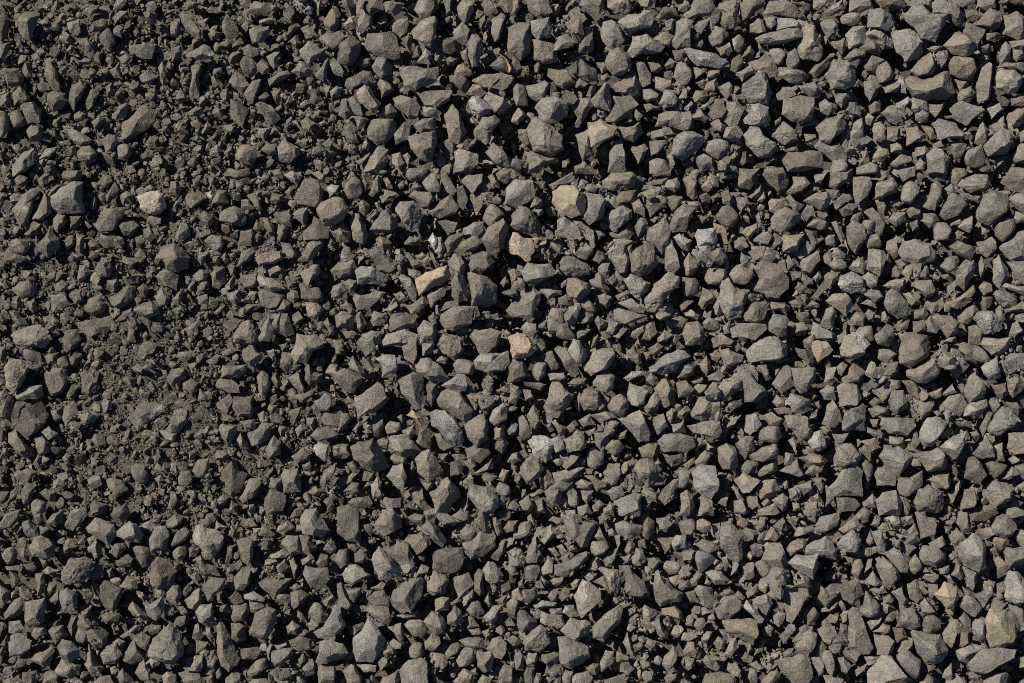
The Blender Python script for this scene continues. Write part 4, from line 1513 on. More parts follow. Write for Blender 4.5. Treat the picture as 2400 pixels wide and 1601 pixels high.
110,74 120,72 128,76 122,84 113,90 110,86;;b block
122,57 124,50 136,52 144,51 147,62 142,67 135,73 128,68;;g slab ^
146,72 153,66 160,72 163,85 158,88;;b wedge
138,82 149,76 150,79 143,87;;b wedge
80,66 88,61 112,61 106,70 94,80 90,74;;b slab
97,50 105,43 109,50 104,56 98,55;;b chunk
85,43 91,43 99,45 93,50 86,49;;l lump
109,45 113,42 117,50 114,63;;l shard
60,27 67,23 75,26 76,40 71,50 66,46 63,34;;b cobble ^
50,47 52,31 57,31 58,42 53,47;;u block
52,52 57,46 61,50 57,56 54,58;;b chunk
58,61 65,52 73,54 72,66 66,72 60,72;72,56 69,68;g block ^
64,48 72,50 76,54 73,60 68,58;;u chunk
16,33 19,31 26,35 23,41 17,42;;l chunk
2,37 8,30 14,30 15,40 8,45 3,42;;b cobble
-4,66 2,63 8,68 11,76 6,85 -4,83;;p slab
17,58 24,55 28,62 26,68 21,64;;u cobble
0,44 8,47 9,52 2,62 -4,60;;u lump
28,4 40,0 44,8 39,14 28,11;;b lump
40,17 42,8 53,14;;b wedge
53,17 56,13 62,18 60,25 54,22;;u chunk
63,12 66,6 75,6 80,13 69,15;;b slab
75,15 83,15 79,22 76,21;;l chunk
97,18 100,13 108,7 114,14 103,21;;b lump
119,8 124,-3 134,-3 141,8 146,17 139,23 121,19;137,2 128,18 121,19;l wedge ^
101,30 107,22 117,22 119,30 121,38 110,40 106,32;;l wedge
118,21 128,22 134,33 128,40 120,38;;b block
91,40 104,33 109,38 106,42 93,42;;l chunk
120,44 128,38 132,42 127,49 121,49;;g chunk
133,48 138,38 145,40 144,48 140,51;;b cobble
149,44 155,35 163,34 164,48 156,52;;b block
106,105 112,100 119,105 116,113 108,112;;b block
114,111 120,106 128,110 125,115 117,114;;g cobble
115,135 122,130 124,136 119,142;;d block
121,144 130,134 133,140 132,149 126,151;;u cobble
135,140 150,139 152,147 150,160 136,160;149,140 150,158;b block
115,152 118,147 124,157 122,162 115,160;;b bar
50,153 59,146 64,149 62,160 50,160;;b slab
72,156 78,152 88,153 92,160 70,161;;b slab
64,146 70,143 72,148 69,153;;b chunk
41,148 45,143 48,148 46,153 42,153;;b cobble
31,152 39,149 40,159 34,160;;u chunk
88,127 91,121 94,122 92,140 89,134;;b bar
84,33 86,33 90,36 88,42 84,41;;b chunk
82,21 84,10 90,14 96,20 93,24;;b lump
32,137 41,131 44,134 40,144 33,142;;b chunk
35,128 41,126 44,132 36,133;;b chunk
42,86 52,84 53,92 42,94;;b block
42,92 50,96 53,100 44,98;;u chunk
11,72 17,65 20,70 15,79 11,77;;d chunk
103,91 105,82 108,84 107,91;;b chip
117,90 121,94 124,99 120,100 116,96;;b chunk
108,70 116,65 120,69 114,73;;b lump
152,6 158,2 164,8 162,20 156,20;;u chunk
@800 1200
-4,-4 5,-6 16,-3 17,10 19,18 18,29 4,26 -4,20;;b slab
30,12 38,-2 47,-3 55,5 56,14 48,19 39,22 33,18;45,-1 41,10 40,21;b block ^
73,15 77,7 83,9 90,16 97,26 93,33 85,28 80,19;82,12 84,21 93,32;d block
60,5 68,1 76,3 75,12 71,13 64,9;;d chunk
86,-2 98,2 110,9 104,13 93,12 88,6;;g wedge ^
76,0 88,-4 85,5 80,8 76,4;;b chunk
102,4 108,-6 117,0 118,7 112,9;;b lump
124,4 128,-1 134,2 132,12 126,12;;b chunk
109,18 115,10 122,12 125,17 119,27 113,26;;b cobble
111,27 122,27 130,14 136,12 142,22 141,32 131,40 119,44 112,34;;b slab ^
137,4 142,2 147,11 149,20 143,23 138,12;;b bar
136,42 145,26 151,25 151,36 144,45;;u bar
85,40 88,36 97,33 111,33 112,42 109,54 103,56 92,56 84,53;;u cobble ^
79,62 85,53 96,56 99,64 94,74 84,76 80,72;;b lump
55,26 61,21 75,19 82,24 82,30 75,37 70,40 66,33 59,28;;b slab
38,34 58,26 62,30 66,40 67,52 65,57 55,50 46,42;;u slab ^
27,44 35,32 40,36 48,43 55,52 54,58 44,62 35,62 30,54;;l lump ^
1,57 4,51 13,48 20,52 28,59 17,63 10,67 3,64;;l slab ^
45,80 48,72 58,65 70,58 77,62 74,74 66,90 56,93 50,88 46,84;76,62 64,76 55,84 55,93;g block ^
49,95 60,94 72,90 68,96 60,98;;l chip
24,80 31,73 39,72 44,80 43,87 30,86;;b slab
21,90 26,85 43,88 46,99 43,104 36,101 28,95;43,88 41,98 44,104;b block
12,116 20,107 25,95 29,96 34,107 40,117 37,127 30,137 14,137 12,128;30,98 33,110 31,122 27,135;l slab ^
42,106 55,102 58,110 58,124 54,120;;b wedge
57,103 62,99 74,99 80,108 74,115 66,114;;g cobble
76,101 83,91 90,92 97,103 94,112 87,113 82,108;87,96 89,112;b block ^
76,120 83,111 90,114 91,120 84,128 77,126;91,115 84,127;b block
62,126 67,119 75,121 76,132 68,136 63,132;;b cobble
97,96 105,85 110,91 113,100 106,105 98,103;;b wedge ^
115,90 120,83 127,82 130,92 126,98 117,93;;b cobble ^
103,60 116,56 122,66 114,76 108,79 104,68;;g slab
122,58 126,52 131,55 132,74 127,77 122,72;;b bar
130,54 135,45 140,46 150,58 146,63 138,66 132,62;;l lump ^
112,79 121,68 122,78 113,88;;p shard
86,80 92,78 99,79 99,90 86,92;;b block
99,84 108,78 111,82 103,86;;b chunk
131,82 135,73 140,86 136,88;;l wedge
131,96 139,86 147,86 144,99 138,103 133,101;;b block
115,97 119,95 127,105 116,107;;u slab
142,107 147,103 151,109 148,115 143,111;;t cobble
133,126 139,117 146,114 152,120 151,128 147,136 141,134;;l block ^
124,133 125,128 137,128 140,134 138,146 130,147 125,142;134,130 130,146;b block ^
105,137 114,124 121,126 123,135 117,142 108,143;;b cobble ^
95,131 100,122 108,120 110,126 104,133 97,136;;b cobble
77,133 80,128 88,128 88,133 80,136;;u cobble
89,124 96,119 98,124 93,128 90,127;;b chunk
89,133 94,131 98,138 95,145 91,146;;b cobble
108,118 117,115 130,116 133,126 124,127 115,124;;g bar
54,146 62,137 73,134 78,138 80,157 70,165 56,158;74,134 77,143 80,157;g block ^
36,158 45,150 53,144 54,155 50,162 36,164;;b slab
13,140 20,140 32,141 31,147 22,148;;l slab
1,146 9,140 13,141 18,150 20,160 6,160;10,140 17,155;b block
-4,66 1,65 5,76 10,85 5,92 -4,88;;b block
0,66 8,70 18,70 17,76 12,84 6,80;;d lump
6,105 20,101 22,104 13,113 7,112;;b block
-4,38 6,37 10,42 6,49 -4,52;;g cobble
5,29 12,29 17,33 14,38 7,34;;b chunk
12,38 18,36 23,41 20,47 13,46;;b lump
143,146 150,140 158,142 158,160 145,160;;b slab
107,150 113,143 122,148 119,158 110,157;;u block
123,157 130,149 138,153 136,162 124,162;;b slab
81,145 84,146 96,158 88,160;;b splinter
140,144 143,140 147,144 144,148;;b cobble
135,150 141,145 143,150 138,154;;b cobble
102,156 108,151 114,158 110,162;;b chunk
152,84 158,78 164,82 160,98 153,95;;g block
149,100 155,96 160,104 152,105;;b chunk
149,15 154,8 162,8 160,18 152,19;;u chunk
148,48 156,45 162,54 155,58;;b lump
143,65 154,62 156,70 148,74;;b block
141,81 152,76 152,85 147,87;;u block
117,108 127,107 130,112 120,113;;b chunk
129,110 136,107 140,114 133,119;;b chunk
152,38 160,33 164,40 156,46;;b chunk
27,70 37,64 41,66 39,73 32,72;;b chunk
20,74 28,71 26,78 22,80;;g chip
0,122 4,124 2,128 -3,130;;g chip
1,134 10,128 12,132 8,136;;g chip
@1200 1200
55,18 60,8 79,11 72,23 70,32 63,33 57,25;;b slab ^
74,22 80,12 88,28 80,27;;b wedge
71,30 73,27 85,27 90,32 84,39 76,41 72,37;;b cobble ^
2,18 8,10 16,8 19,13 17,21 6,25 1,24;;b cobble
14,5 18,0 23,11 20,15 15,9;;b block
29,17 36,11 42,17 38,24 30,30 25,25;;b block
33,8 38,4 51,5 50,9 43,12;;b slab
49,-1 58,-2 59,5 54,13 51,8;;g wedge
61,-2 72,-2 70,8 64,8;;g wedge
44,13 53,10 55,20 52,22;;b slab
94,11 102,8 110,10 120,13 118,18 105,26 97,20;;l lump ^
121,10 125,5 131,9 130,20 125,26 120,22;;u cobble ^
133,6 142,5 147,11 142,19 134,16;;g block
79,5 84,0 90,5 86,11 80,11;;b lump
12,43 15,34 21,21 24,33 23,46 14,47;;g wedge ^
11,53 15,49 25,48 26,53 22,62 16,65 12,60;;g cobble
27,52 33,40 38,44 38,58 28,58;;b block
38,48 48,47 60,39 68,36 69,44 55,54 51,59 40,57;;g bar ^
84,42 88,36 97,33 98,39 92,51 86,50;;g chunk
69,54 73,42 80,41 82,48 74,55;;p block
66,59 70,54 78,57 77,60 70,64;;l chunk
78,52 82,50 97,53 104,54 103,62 97,75 90,72 86,60;;p lump ^
74,64 85,58 90,66 90,74;;b slab
98,50 108,50 115,60 122,65 127,75 122,80 108,77 104,74 104,64;;u slab ^
132,56 135,54 148,70 158,74 155,82 136,87 132,82 130,66;;b slab ^
57,78 65,63 71,66 80,72 81,80 74,86 64,97 60,90;80,79 66,92;p block ^
47,92 49,86 57,86 64,96 53,97;;p chunk
75,105 88,92 98,86 101,90 100,101 85,120 75,115;;b slab ^
45,109 54,98 68,99 72,104 70,112 60,119 50,115;55,109 59,118;b block ^
26,95 28,91 34,94 46,95 48,103 44,106 30,104 26,101;;b slab ^
33,87 46,88 47,93 36,94;;l block
3,92 6,88 14,92 23,101 19,108 9,112 5,104;;g chunk
11,118 18,109 26,104 32,107 33,115 34,119 25,128 12,128;;b lump ^
42,115 50,115 60,118 70,124 72,133 64,138 52,144 45,138;;g block ^
28,130 38,128 43,130 42,139 35,145 27,137;;d chunk
81,138 86,127 94,128 93,138 82,148;;g slab ^
94,133 97,128 108,133 107,138 96,138;;u cobble
105,100 111,101 115,106 109,111 105,108;;t cobble
119,90 122,85 132,90 134,94 127,102 121,98;;t chunk
138,89 150,86 156,92 158,100 150,98 138,94;;t bar
127,102 135,98 144,112 143,117 136,116;;g block ^
121,119 125,116 133,119 132,127 127,128;;g chunk
138,140 140,133 148,123 153,130 148,142 143,147;;b block ^
115,109 120,100 126,108 125,113;;g block
117,138 121,134 128,135 128,143 120,145;;b cobble
118,150 122,146 130,147 130,155 123,157;;b cobble
130,135 134,132 139,136 136,141 131,140;;l cobble
98,84 104,82 112,82 108,87 102,89;;b slab
106,90 113,87 114,92 106,98;;b chunk
139,51 142,45 150,46 155,49 152,57 145,58;;b cobble
145,60 152,58 155,63 150,69 145,64;;b cobble
144,40 147,34 158,36 164,40 158,45;;b block
146,28 150,21 160,22 160,33 150,36;;l cobble
132,24 140,24 148,23 146,34 141,38;;u wedge
124,42 130,42 136,46 131,55 125,50;;b block
111,42 114,33 120,35 124,44 118,51 111,48;;b lump
103,33 109,26 113,33 108,40 104,37;;b chunk
115,24 122,25 124,34 116,32;;b slab
99,41 109,39 109,45 105,47;;b wedge
122,50 127,50 130,55 126,61 122,55;;l chunk
10,72 22,68 24,76 16,84 10,82;;d lump
0,73 6,70 13,78 10,83 0,80;;b cobble
19,86 27,81 41,83 40,87 22,90;;l bar
43,78 48,69 53,70 53,79 46,82;;u chunk
33,78 36,72 42,75 41,82 36,82;;b block
-3,82 4,80 8,86 2,98 -3,97;;g block
102,120 106,111 115,135 110,135;;g bar
12,137 16,129 23,129 24,136 20,142 13,141;;l chunk
0,133 6,126 10,132 11,142 4,145;;d block
11,150 14,142 21,143 20,160 12,160;;d block
38,155 42,143 46,147 44,160 38,160;;b slab
55,155 58,148 70,146 74,153 70,162 57,162;;l lump ^
46,152 49,145 56,147 55,160 48,160;;b block
68,144 74,138 80,140 80,150 72,150;;b lump
84,154 93,152 104,148 104,160 86,162;;b slab
99,147 100,140 108,139 112,144 106,150;;d lump
140,152 148,147 154,146 150,154 143,160;;g slab
66,122 70,111 74,115 68,122;;l chip
87,122 92,117 95,121 94,126;;l chunk
74,130 79,131 81,136 78,139;;u chunk
54,66 58,61 63,62 62,67 56,72;;u lump
62,56 66,54 69,56 66,60;;b chunk
36,63 42,58 49,60 44,67 38,67;;b slab
23,59 27,58 35,65 30,68;;b block
20,64 26,62 30,70 24,70;;b slab
6,65 10,60 12,70 6,70;;b chunk
0,43 6,41 10,45 6,52 0,48;;b lump
24,42 27,39 30,42 29,47 24,46;;b chunk
33,34 38,31 44,39 40,42;;b bar
39,31 46,30 52,37 48,38;;b slab
50,32 57,28 61,36 53,36;;b chunk
88,17 92,15 95,18 93,22 89,21;;g cobble
94,22 100,20 100,29 97,33;;p chunk
19,18 23,14 29,13 28,18 21,20;;g chunk
@1600 1200
34,22 36,10 44,9 48,14 55,22 55,42 50,46 42,40 35,31;;b slab ^
-4,10 0,7 10,6 12,13 9,21 0,21;;b cobble
13,8 18,6 26,10 26,16 20,19 13,16;;t cobble ^
27,12 34,10 35,18 33,27 28,20;;b slab
11,30 18,25 31,27 34,34 24,38 17,34;;b slab
50,9 54,5 60,7 62,12 55,15 50,12;;u cobble
69,11 72,3 77,3 77,9 71,15;;b block
75,26 81,13 87,17 90,22 84,27;;p chunk ^
83,13 92,5 97,12 95,17 89,18;;b lump
54,18 60,15 67,17 64,27 60,27;;b block
102,21 106,14 119,12 124,17 112,20 104,23;;l slab ^
122,12 126,5 141,1 144,6 143,12 130,19 124,17;;l block ^
113,-2 126,-2 122,10 115,7;;b slab
95,36 99,28 111,22 114,27 112,34 99,41;;b cobble
110,33 121,27 131,22 138,29 142,35 141,44 133,42 115,38;;g bar ^
97,47 105,40 126,38 124,52 120,62 110,56 104,53;;l wedge ^
141,30 146,24 156,17 164,26 160,38 147,38;;l lump ^
129,20 142,17 148,22 140,28;;u slab
143,16 152,9 160,4 165,14 148,20;;b slab
73,44 79,29 89,28 94,37 97,48 95,56 85,51;;b block ^
62,32 66,28 73,30 74,38 69,42 64,38;;b lump
58,40 62,36 66,40 63,45;;b chunk
66,48 72,44 83,51 81,58 74,61 70,57;;b cobble
53,47 66,46 66,59 62,63 56,63;;b slab
0,36 11,35 11,42 7,47 0,45;;b block
11,42 14,36 24,37 30,43 28,48 16,56;;g cobble ^
21,56 27,53 36,55 43,63 39,67 30,67;27,60 36,60;l block ^
7,62 14,54 19,56 13,68 8,67;;b wedge
27,36 31,34 37,38 36,44;;p chunk
28,50 34,45 39,48 36,54 29,53;;b chunk
46,46 52,46 51,56 44,59;;l chunk
36,42 40,41 43,48 40,55 37,52;;l chip
10,71 15,67 27,70 30,84 26,89 18,86;;b slab ^
2,74 11,72 15,84 7,83;;b slab
29,89 37,79 48,77 55,84 52,91 42,99 35,99;;b cobble ^
56,88 59,81 68,90 75,98 73,103 67,99;;l bar ^
64,84 68,78 77,75 83,84 77,94;72,82 82,85;b wedge ^
58,74 68,66 71,68 69,74 60,79;;b slab
70,64 72,61 79,61 80,68 76,75 70,71;;l block
77,76 84,63 92,68 91,76 87,82;;b slab
88,62 95,57 100,61 99,66 90,66;;b lump
99,62 106,54 116,60 119,69 115,71 104,68;;b block
93,67 104,69 115,72 114,78 100,100 95,100 94,84;115,74 108,80 98,100;b wedge ^
109,91 121,88 126,95 122,104 115,104;121,89 118,98;u block
124,79 127,67 136,74 141,71 142,77 132,87;;b lump ^
127,88 133,88 143,82 143,88 135,92 128,92;;b slab
144,68 152,64 162,62 166,76 156,86 148,80;144,77 162,72;u block ^
35,100 42,99 62,98 68,100 67,110 64,122 58,119 42,110;67,101 65,122;b wedge ^
82,93 88,91 95,93 93,100 89,107 84,102;;b slab
89,114 97,104 102,102 103,110 93,121;;w chunk
100,120 106,107 113,104 121,105 118,110 106,118;;b lump
103,124 111,111 117,109 123,112 122,122 115,133 106,128;120,112 114,130;b block ^
124,108 130,105 139,105 141,113 135,122 129,118;;b chunk
134,124 140,120 148,118 146,129 139,131 135,127;;u cobble
122,128 123,122 128,119 133,124 128,134 122,132;;u cobble
128,135 130,127 135,128 139,133 140,145 137,151 133,148;;b block ^
120,140 118,134 126,132 131,138 130,150 125,151;;n block
85,136 96,133 108,131 117,134 119,144 119,152 112,160 100,157 93,149;;b slab ^
90,132 96,126 102,125 104,130 95,134;;b chunk
38,131 45,116 49,116 52,124 44,134;;p block ^
28,120 33,114 39,118 39,126 33,129;;u cobble
10,105 13,98 19,97 22,103 16,111;;b cobble
-2,118 0,111 12,109 14,114 5,119;;p slab
0,128 5,120 10,120 16,130 12,134 2,132;;b lump
1,133 11,135 11,142 5,146 2,144;;g block
18,136 22,132 30,134 34,143 32,147 22,143;;g lump
40,145 42,139 50,140 54,146 52,153 45,150;;b lump
17,158 22,149 32,147 48,150 49,160 17,162;;u cobble ^
70,157 80,147 87,145 91,151 86,160 70,160;;b lump
60,152 62,143 68,145 69,155 64,160;;b bar
75,142 78,138 84,137 86,142 78,148;;b block
60,140 68,137 75,143 70,146;;b slab
54,134 57,128 66,133 62,140 56,138;;b lump
64,133 74,127 78,115 72,115 70,128;;b slab
73,107 80,104 84,107 82,115 74,114;;b lump
144,95 148,90 152,90 150,102 147,103;;p block
131,98 136,94 143,94 140,102 132,102;;b chunk
128,101 132,98 137,103 134,107 128,106;;g chunk
145,102 151,104 152,110 147,112 143,110;;b lump
141,134 148,133 155,141 150,149 146,147;;b wedge
146,128 156,122 164,128 158,140 150,134;;b block
129,150 137,150 148,154 148,158 133,160;;b slab
153,106 158,102 166,106 165,122 155,122;;b block
78,9 83,5 89,6 82,11;;b chunk
95,5 98,4 106,11 102,14;;b bar
147,40 158,42 158,48 153,47;;b block
0,49 6,48 7,60 0,62 -4,56;;b slab
-4,62 6,62 8,70 0,72 -4,70;;b block
8,90 11,86 17,87 16,94 9,95;;b cobble
17,88 26,88 27,93 18,95;;b slab
23,96 28,93 31,98 27,101 23,100;;u cobble
2,98 6,94 11,97 10,106 3,104;;b cobble
17,116 22,110 27,110 21,124 18,122;;b chunk
33,108 40,108 42,117 38,118;;d chunk
37,72 44,71 48,74 46,77 38,76;;b block
47,77 51,72 58,79 54,82;;b slab
86,82 94,84 93,93 89,91;;u slab v
56,120 62,121 65,127 60,130;;b chunk
20,66 22,60 27,65 25,68;;b chunk
0,31 6,26 8,31 5,35 -2,35;;p cobble
16,22 19,20 23,21 21,25;;b chunk
@2000 1200
57,1 60,0 76,6 75,21 62,25 60,12;;b slab ^
44,5 48,0 54,2 56,9 51,12 45,9;;l cobble
32,5 42,4 45,12 41,15 33,14;;b block
44,20 50,17 56,10 60,20 55,28 47,25;;b slab
45,30 50,25 58,33 50,42 45,36;;b wedge
17,18 22,17 27,18 31,30 30,36 24,37;22,18 25,32;g bar ^
7,36 9,32 17,33 22,31 23,36 12,41;;b bar
0,18 7,16 9,22 4,31 -3,30;;g lump
10,29 15,18 19,23 16,31;;b wedge
15,12 19,2 25,5 24,12 21,14;;b chunk
0,5 5,0 10,-4 16,0 13,10 9,11;;b lump
28,38 38,32 44,38 51,50 50,56 42,55;;b slab ^
21,50 27,41 35,47 43,60 40,64 33,72 28,68;33,48 35,62;b block ^
51,47 57,39 62,46 63,52 57,58 53,55;;b cobble ^
60,38 64,31 76,32 84,39 83,43 73,50 63,46;;b cobble ^
69,29 82,22 85,30 80,33 74,34;;b slab
95,32 98,28 110,20 118,24 122,32 121,44 122,51 115,55 102,49 97,41;;l block ^
88,22 95,14 101,20 104,25 93,33;;b slab
95,10 96,0 105,-4 108,12 107,20 100,20;;b block
105,5 107,-2 118,-2 122,6 122,11 116,16 109,14;;g cobble
112,17 127,14 128,20 121,26;;b block
127,14 132,4 139,1 146,7 150,13 145,22 138,24 129,21;;b cobble ^
128,26 130,23 144,25 143,30 136,35;;t cobble
124,29 129,27 134,40 129,40;;g bar
138,-2 158,-2 158,8 150,10;;u block
148,22 153,16 162,18 162,32 155,33;;l lump
138,37 141,33 158,32 162,40 155,48 144,53 140,48;;b block ^
129,44 133,41 138,45 142,52 140,57 133,61;;b block
140,66 143,53 152,57 162,66 160,80 150,85 143,83 139,78;;l lump ^
100,50 114,54 114,60 110,73 104,68 102,56;;b block
90,58 95,46 100,49 101,60 98,63;;b block
62,60 70,54 78,58 79,62 73,65;;b slab
81,57 88,57 95,66 91,69;;b wedge
75,76 84,64 95,70 96,80 92,90 86,88;;t chunk ^
97,86 104,77 110,79 117,88 113,97 107,95;;b lump
111,76 126,68 128,76 120,88;126,68 118,86;g wedge
10,64 18,54 26,65 22,69;;b wedge
0,45 7,42 10,50 5,60 -2,57;;b cobble
15,71 27,66 32,74 20,77;;b chunk
35,74 44,65 48,78 52,83 46,86 40,80;;l chunk ^
27,79 33,75 38,80 34,84 28,84;;u chunk
49,66 58,62 64,80 60,84 52,80;;b slab
58,62 64,64 70,75 66,76 59,72;;b slab
60,83 65,78 78,94 70,95 63,92;;b block
68,66 78,67 72,80 70,78;;u slab
5,93 12,73 25,85 24,92 13,98;;g lump ^
12,102 24,94 27,97 24,104 16,109;;n block
40,105 44,89 54,88 60,97 61,104 53,108;;g chunk ^
63,106 66,96 75,94 80,100 80,108 72,113 64,110;;b cobble ^
82,112 90,99 97,98 98,102 94,112 90,125 84,118;;p wedge
53,111 56,109 72,113 80,112 87,127 82,138 76,140 66,139 60,130;;g block ^
39,133 44,128 51,128 62,136 61,148 57,153 48,148;;g cobble ^
0,88 5,90 10,102 13,112 19,124 16,130 8,130 -4,124 -4,92;;b slab ^
18,110 27,102 34,104 33,110 28,113;;b block
19,113 30,112 37,118 35,128 22,131;36,117 34,128;b block
36,106 46,106 49,112 40,121;;u wedge
40,128 46,116 54,116 55,124 51,129;;p slab
14,147 26,132 34,133 48,150 46,160 14,162;36,134 46,152;p block ^
10,133 16,132 25,133 24,139 14,141;;b chunk
0,146 13,139 13,144 3,151;;b bar
96,113 100,110 106,110 107,118 101,125 97,123;;u cobble
97,98 102,92 108,99 106,107 103,108;;n chunk
108,105 116,95 122,98 123,118 115,118 110,112;;g block
122,100 127,90 140,91 146,98 149,108 143,118 138,124 126,124 123,114;124,116 140,116 148,108;p block ^
125,90 130,79 141,85 138,91;;b chunk
142,85 152,86 158,93 158,108 153,110 150,100;;b slab
94,128 107,120 119,123 118,128 104,138 98,137;;l lump
105,139 119,126 132,125 149,127 146,134 125,146 117,150 108,146;147,131 122,146;b slab ^
120,155 128,148 140,147 143,150 140,160 120,162;;b block
105,148 112,146 120,150 112,154 106,153;;u block
84,145 90,139 93,150 87,155 82,152;;b block
66,139 76,141 73,147 68,148;;b wedge
60,158 68,148 74,153 75,162 60,164;;b cobble
87,158 94,148 103,155 105,164 88,164;;b cobble
132,66 140,63 140,73 132,75;;u slab
124,62 131,64 129,70 124,66;;u chunk
100,68 107,72 108,78 103,78;;b chunk
85,8 93,5 95,9 90,14 85,12;;b chunk
77,4 86,2 91,0 88,7 82,8;;b slab
84,13 91,14 88,20 84,19;;b chunk
79,52 88,49 88,55 80,57;;b chunk
91,46 95,42 100,46 96,51;;u chunk
0,62 6,64 9,80 4,86 -4,84 -4,64;;d lump
36,92 41,90 44,95 40,102;;u chunk
20,43 24,41 26,47 23,50;;b chunk
10,56 13,44 18,42 17,50;;b chip
91,36 95,36 96,42 92,41;;t chunk
152,134 160,132 162,143 153,143;;b block
"""

# ------------------------------------------------------------------ colours (real-world albedo)
TINT = {
    'g': (0.172, 0.165, 0.149), 'b': (0.182, 0.167, 0.139), 'd': (0.128, 0.121, 0.107),
    'l': (0.236, 0.226, 0.202), 'u': (0.152, 0.131, 0.104), 't': (0.215, 0.179, 0.136),
    'o': (0.285, 0.230, 0.166), 'p': (0.232, 0.207, 0.166), 'q': (0.365, 0.305, 0.234),
    'w': (0.160, 0.157, 0.149), 'm': (0.176, 0.171, 0.158), 'n': (0.178, 0.178, 0.155),
    'k': (0.262, 0.224, 0.186), 'y': (0.275, 0.234, 0.172)}
DUST = np.array((0.140, 0.126, 0.102))

FINES = [(120, 120, 300, .55), (300, 600, 330, .75), (330, 930, 300, .95), (600, 330, 260, .5),
         (560, 1330, 240, .5), (470, 1130, 260, .8), (700, 640, 230, .4), (120, 320, 260, .45),
         (60, 1000, 220, .5), (760, 1020, 200, .4), (520, 650, 260, .55)]

DUSTY = [(250, 880, 105), (335, 1010, 120), (430, 965, 80), (545, 1095, 85), (330, 770, 70), (430, 545, 60), (590, 1330, 80), (200, 660, 70),
         (640, 640, 55), (190, 60, 60), (60, 1240, 60)]

def dusty(px, py):
    f = np.zeros_like(px, dtype=float)
    for cx, cy, r in DUSTY:
        f = f + np.exp(-((px - cx) ** 2 + (py - cy) ** 2) / (r * r))
    return np.clip(f, 0, 1)

def left_tone(px):
    """Tint factor: the stones grow darker towards the left."""
    u = min(1.0, max(0.0, (1450 - px) / 1300))
    return 1 - .20 * u * u * (3 - 2 * u)

def fines(px, py):
    """How much fine dirt fills the gaps at a photograph position (0 clean stones, 1 packed dirt)."""
    f = np.zeros_like(px, dtype=float)
    for cx, cy, r, a in FINES:
        f = np.maximum(f, 0) + a * np.exp(-((px - cx) ** 2 + (py - cy) ** 2) / (r * r))
    return np.clip(f, 0, 1)

# ------------------------------------------------------------------ noise, geodesic spheres
def _hash(ix, iy, iz):
    h = (ix * 374761393 + iy * 668265263 + iz * 2147483647 + 1274126177) & 0xffffffff
    h = ((h ^ (h >> 13)) * 1274126177) & 0xffffffff
    return ((h ^ (h >> 16)) & 0xffff) / 32767.5 - 1.0

def vnoise(p):
    i = np.floor(p).astype(np.int64)
    f = p - i
    f = f * f * (3 - 2 * f)
    out = 0
    for dx in (0, 1):
        wx = f[:, 0] if dx else 1 - f[:, 0]
        for dy in (0, 1):
            wy = f[:, 1] if dy else 1 - f[:, 1]
            for dz in (0, 1):
                wz = f[:, 2] if dz else 1 - f[:, 2]
                out = out + wx * wy * wz * _hash(i[:, 0] + dx, i[:, 1] + dy, i[:, 2] + dz)
    return out

# ------------------------------------------------------------------ the stones seen in the photograph
def hull2(P):
    P = P[np.lexsort((P[:, 1], P[:, 0]))]
    def half(pts):
        h = []
        for p in pts:
            while len(h) > 1 and (h[-1][0] - h[-2][0]) * (p[1] - h[-2][1]) - (h[-1][1] - h[-2][1]) * (p[0] - h[-2][0]) <= 0:
                h.pop()
            h.append(p)
        return h
    a, b = half(list(P)), half(list(P[::-1]))
    return np.array(a[:-1] + b[:-1])

def area2(P):
    x, y = P.T
    return 0.5 * np.sum(x * np.roll(y, -1) - y * np.roll(x, -1))

class Stone:
    pass

def paint_glints(cc, s):  # blends the painted glints over the stone's own colour
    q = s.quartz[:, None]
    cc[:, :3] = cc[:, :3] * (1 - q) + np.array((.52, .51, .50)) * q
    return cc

def read_stones():
    out, t = [], None
    for ln in TRACES.strip().splitlines():
        if ln[0] == '@':
            t = np.array(list(map(float, ln[1:].split()))); continue
        po, cr, st = ln.split(';')
        P = np.array([[float(v) for v in p.split(',')] for p in po.split()]) * (400 / 156.8) + t
        s = Stone()
        s.px = hull2(P)
        jr = np.random.default_rng(int(abs(P.sum() * 7)))
        Q = []
        for a_, b_ in zip(P, np.roll(P, -1, 0)):
            Q.append(a_)
            e_ = b_ - a_
            nrm_ = np.array([-e_[1], e_[0]])
            if np.hypot(*e_) > 13 and st.split()[1] != 'cobble':
                sg = 1 if area2(P) > 0 else -1
                Q.append(a_ + e_ * jr.uniform(.3, .7) + sg * nrm_ * jr.uniform(-.02, .085))
        s.raw = np.array(Q)
        s.crest = np.array([[float(v) for v in p.split(',')] for p in cr.split()]) * (400 / 156.8) + t if cr else None
        w = st.split()
        s.tone, s.shape = w[0], w[1]
        s.lift = {'^': 1, 'v': -1}.get(w[2], 0) if len(w) > 2 else 0
        s.area = abs(area2(s.px))
        s.c = s.px.mean(0) * .5 + .5 * (s.px.min(0) + s.px.max(0)) * .5 + .25 * 0
        s.c = s.px.mean(0)
        out.append(s)
    # the same stone noted in two neighbouring views: keep the fuller note
    out.sort(key=lambda s: -s.area)
    keep = []
    for s in out:
        dup = False
        for k in keep:
            if abs(k.c[0] - s.c[0]) > 130 or abs(k.c[1] - s.c[1]) > 130:
                continue
            e = np.roll(k.px, -1, 0) - k.px
            g = s.c[None] * .25 + s.px * .75
            inside = 0
            for q in list(g) + [s.c, s.c]:
                d = e[:, 0] * (q[1] - k.px[:, 1]) - e[:, 1] * (q[0] - k.px[:, 0])
                inside += bool((d > 0).all() or (d < 0).all())
            if inside > .62 * (len(g) + 2):
                dup = True; break
        if not dup:
            keep.append(s)
    return keep

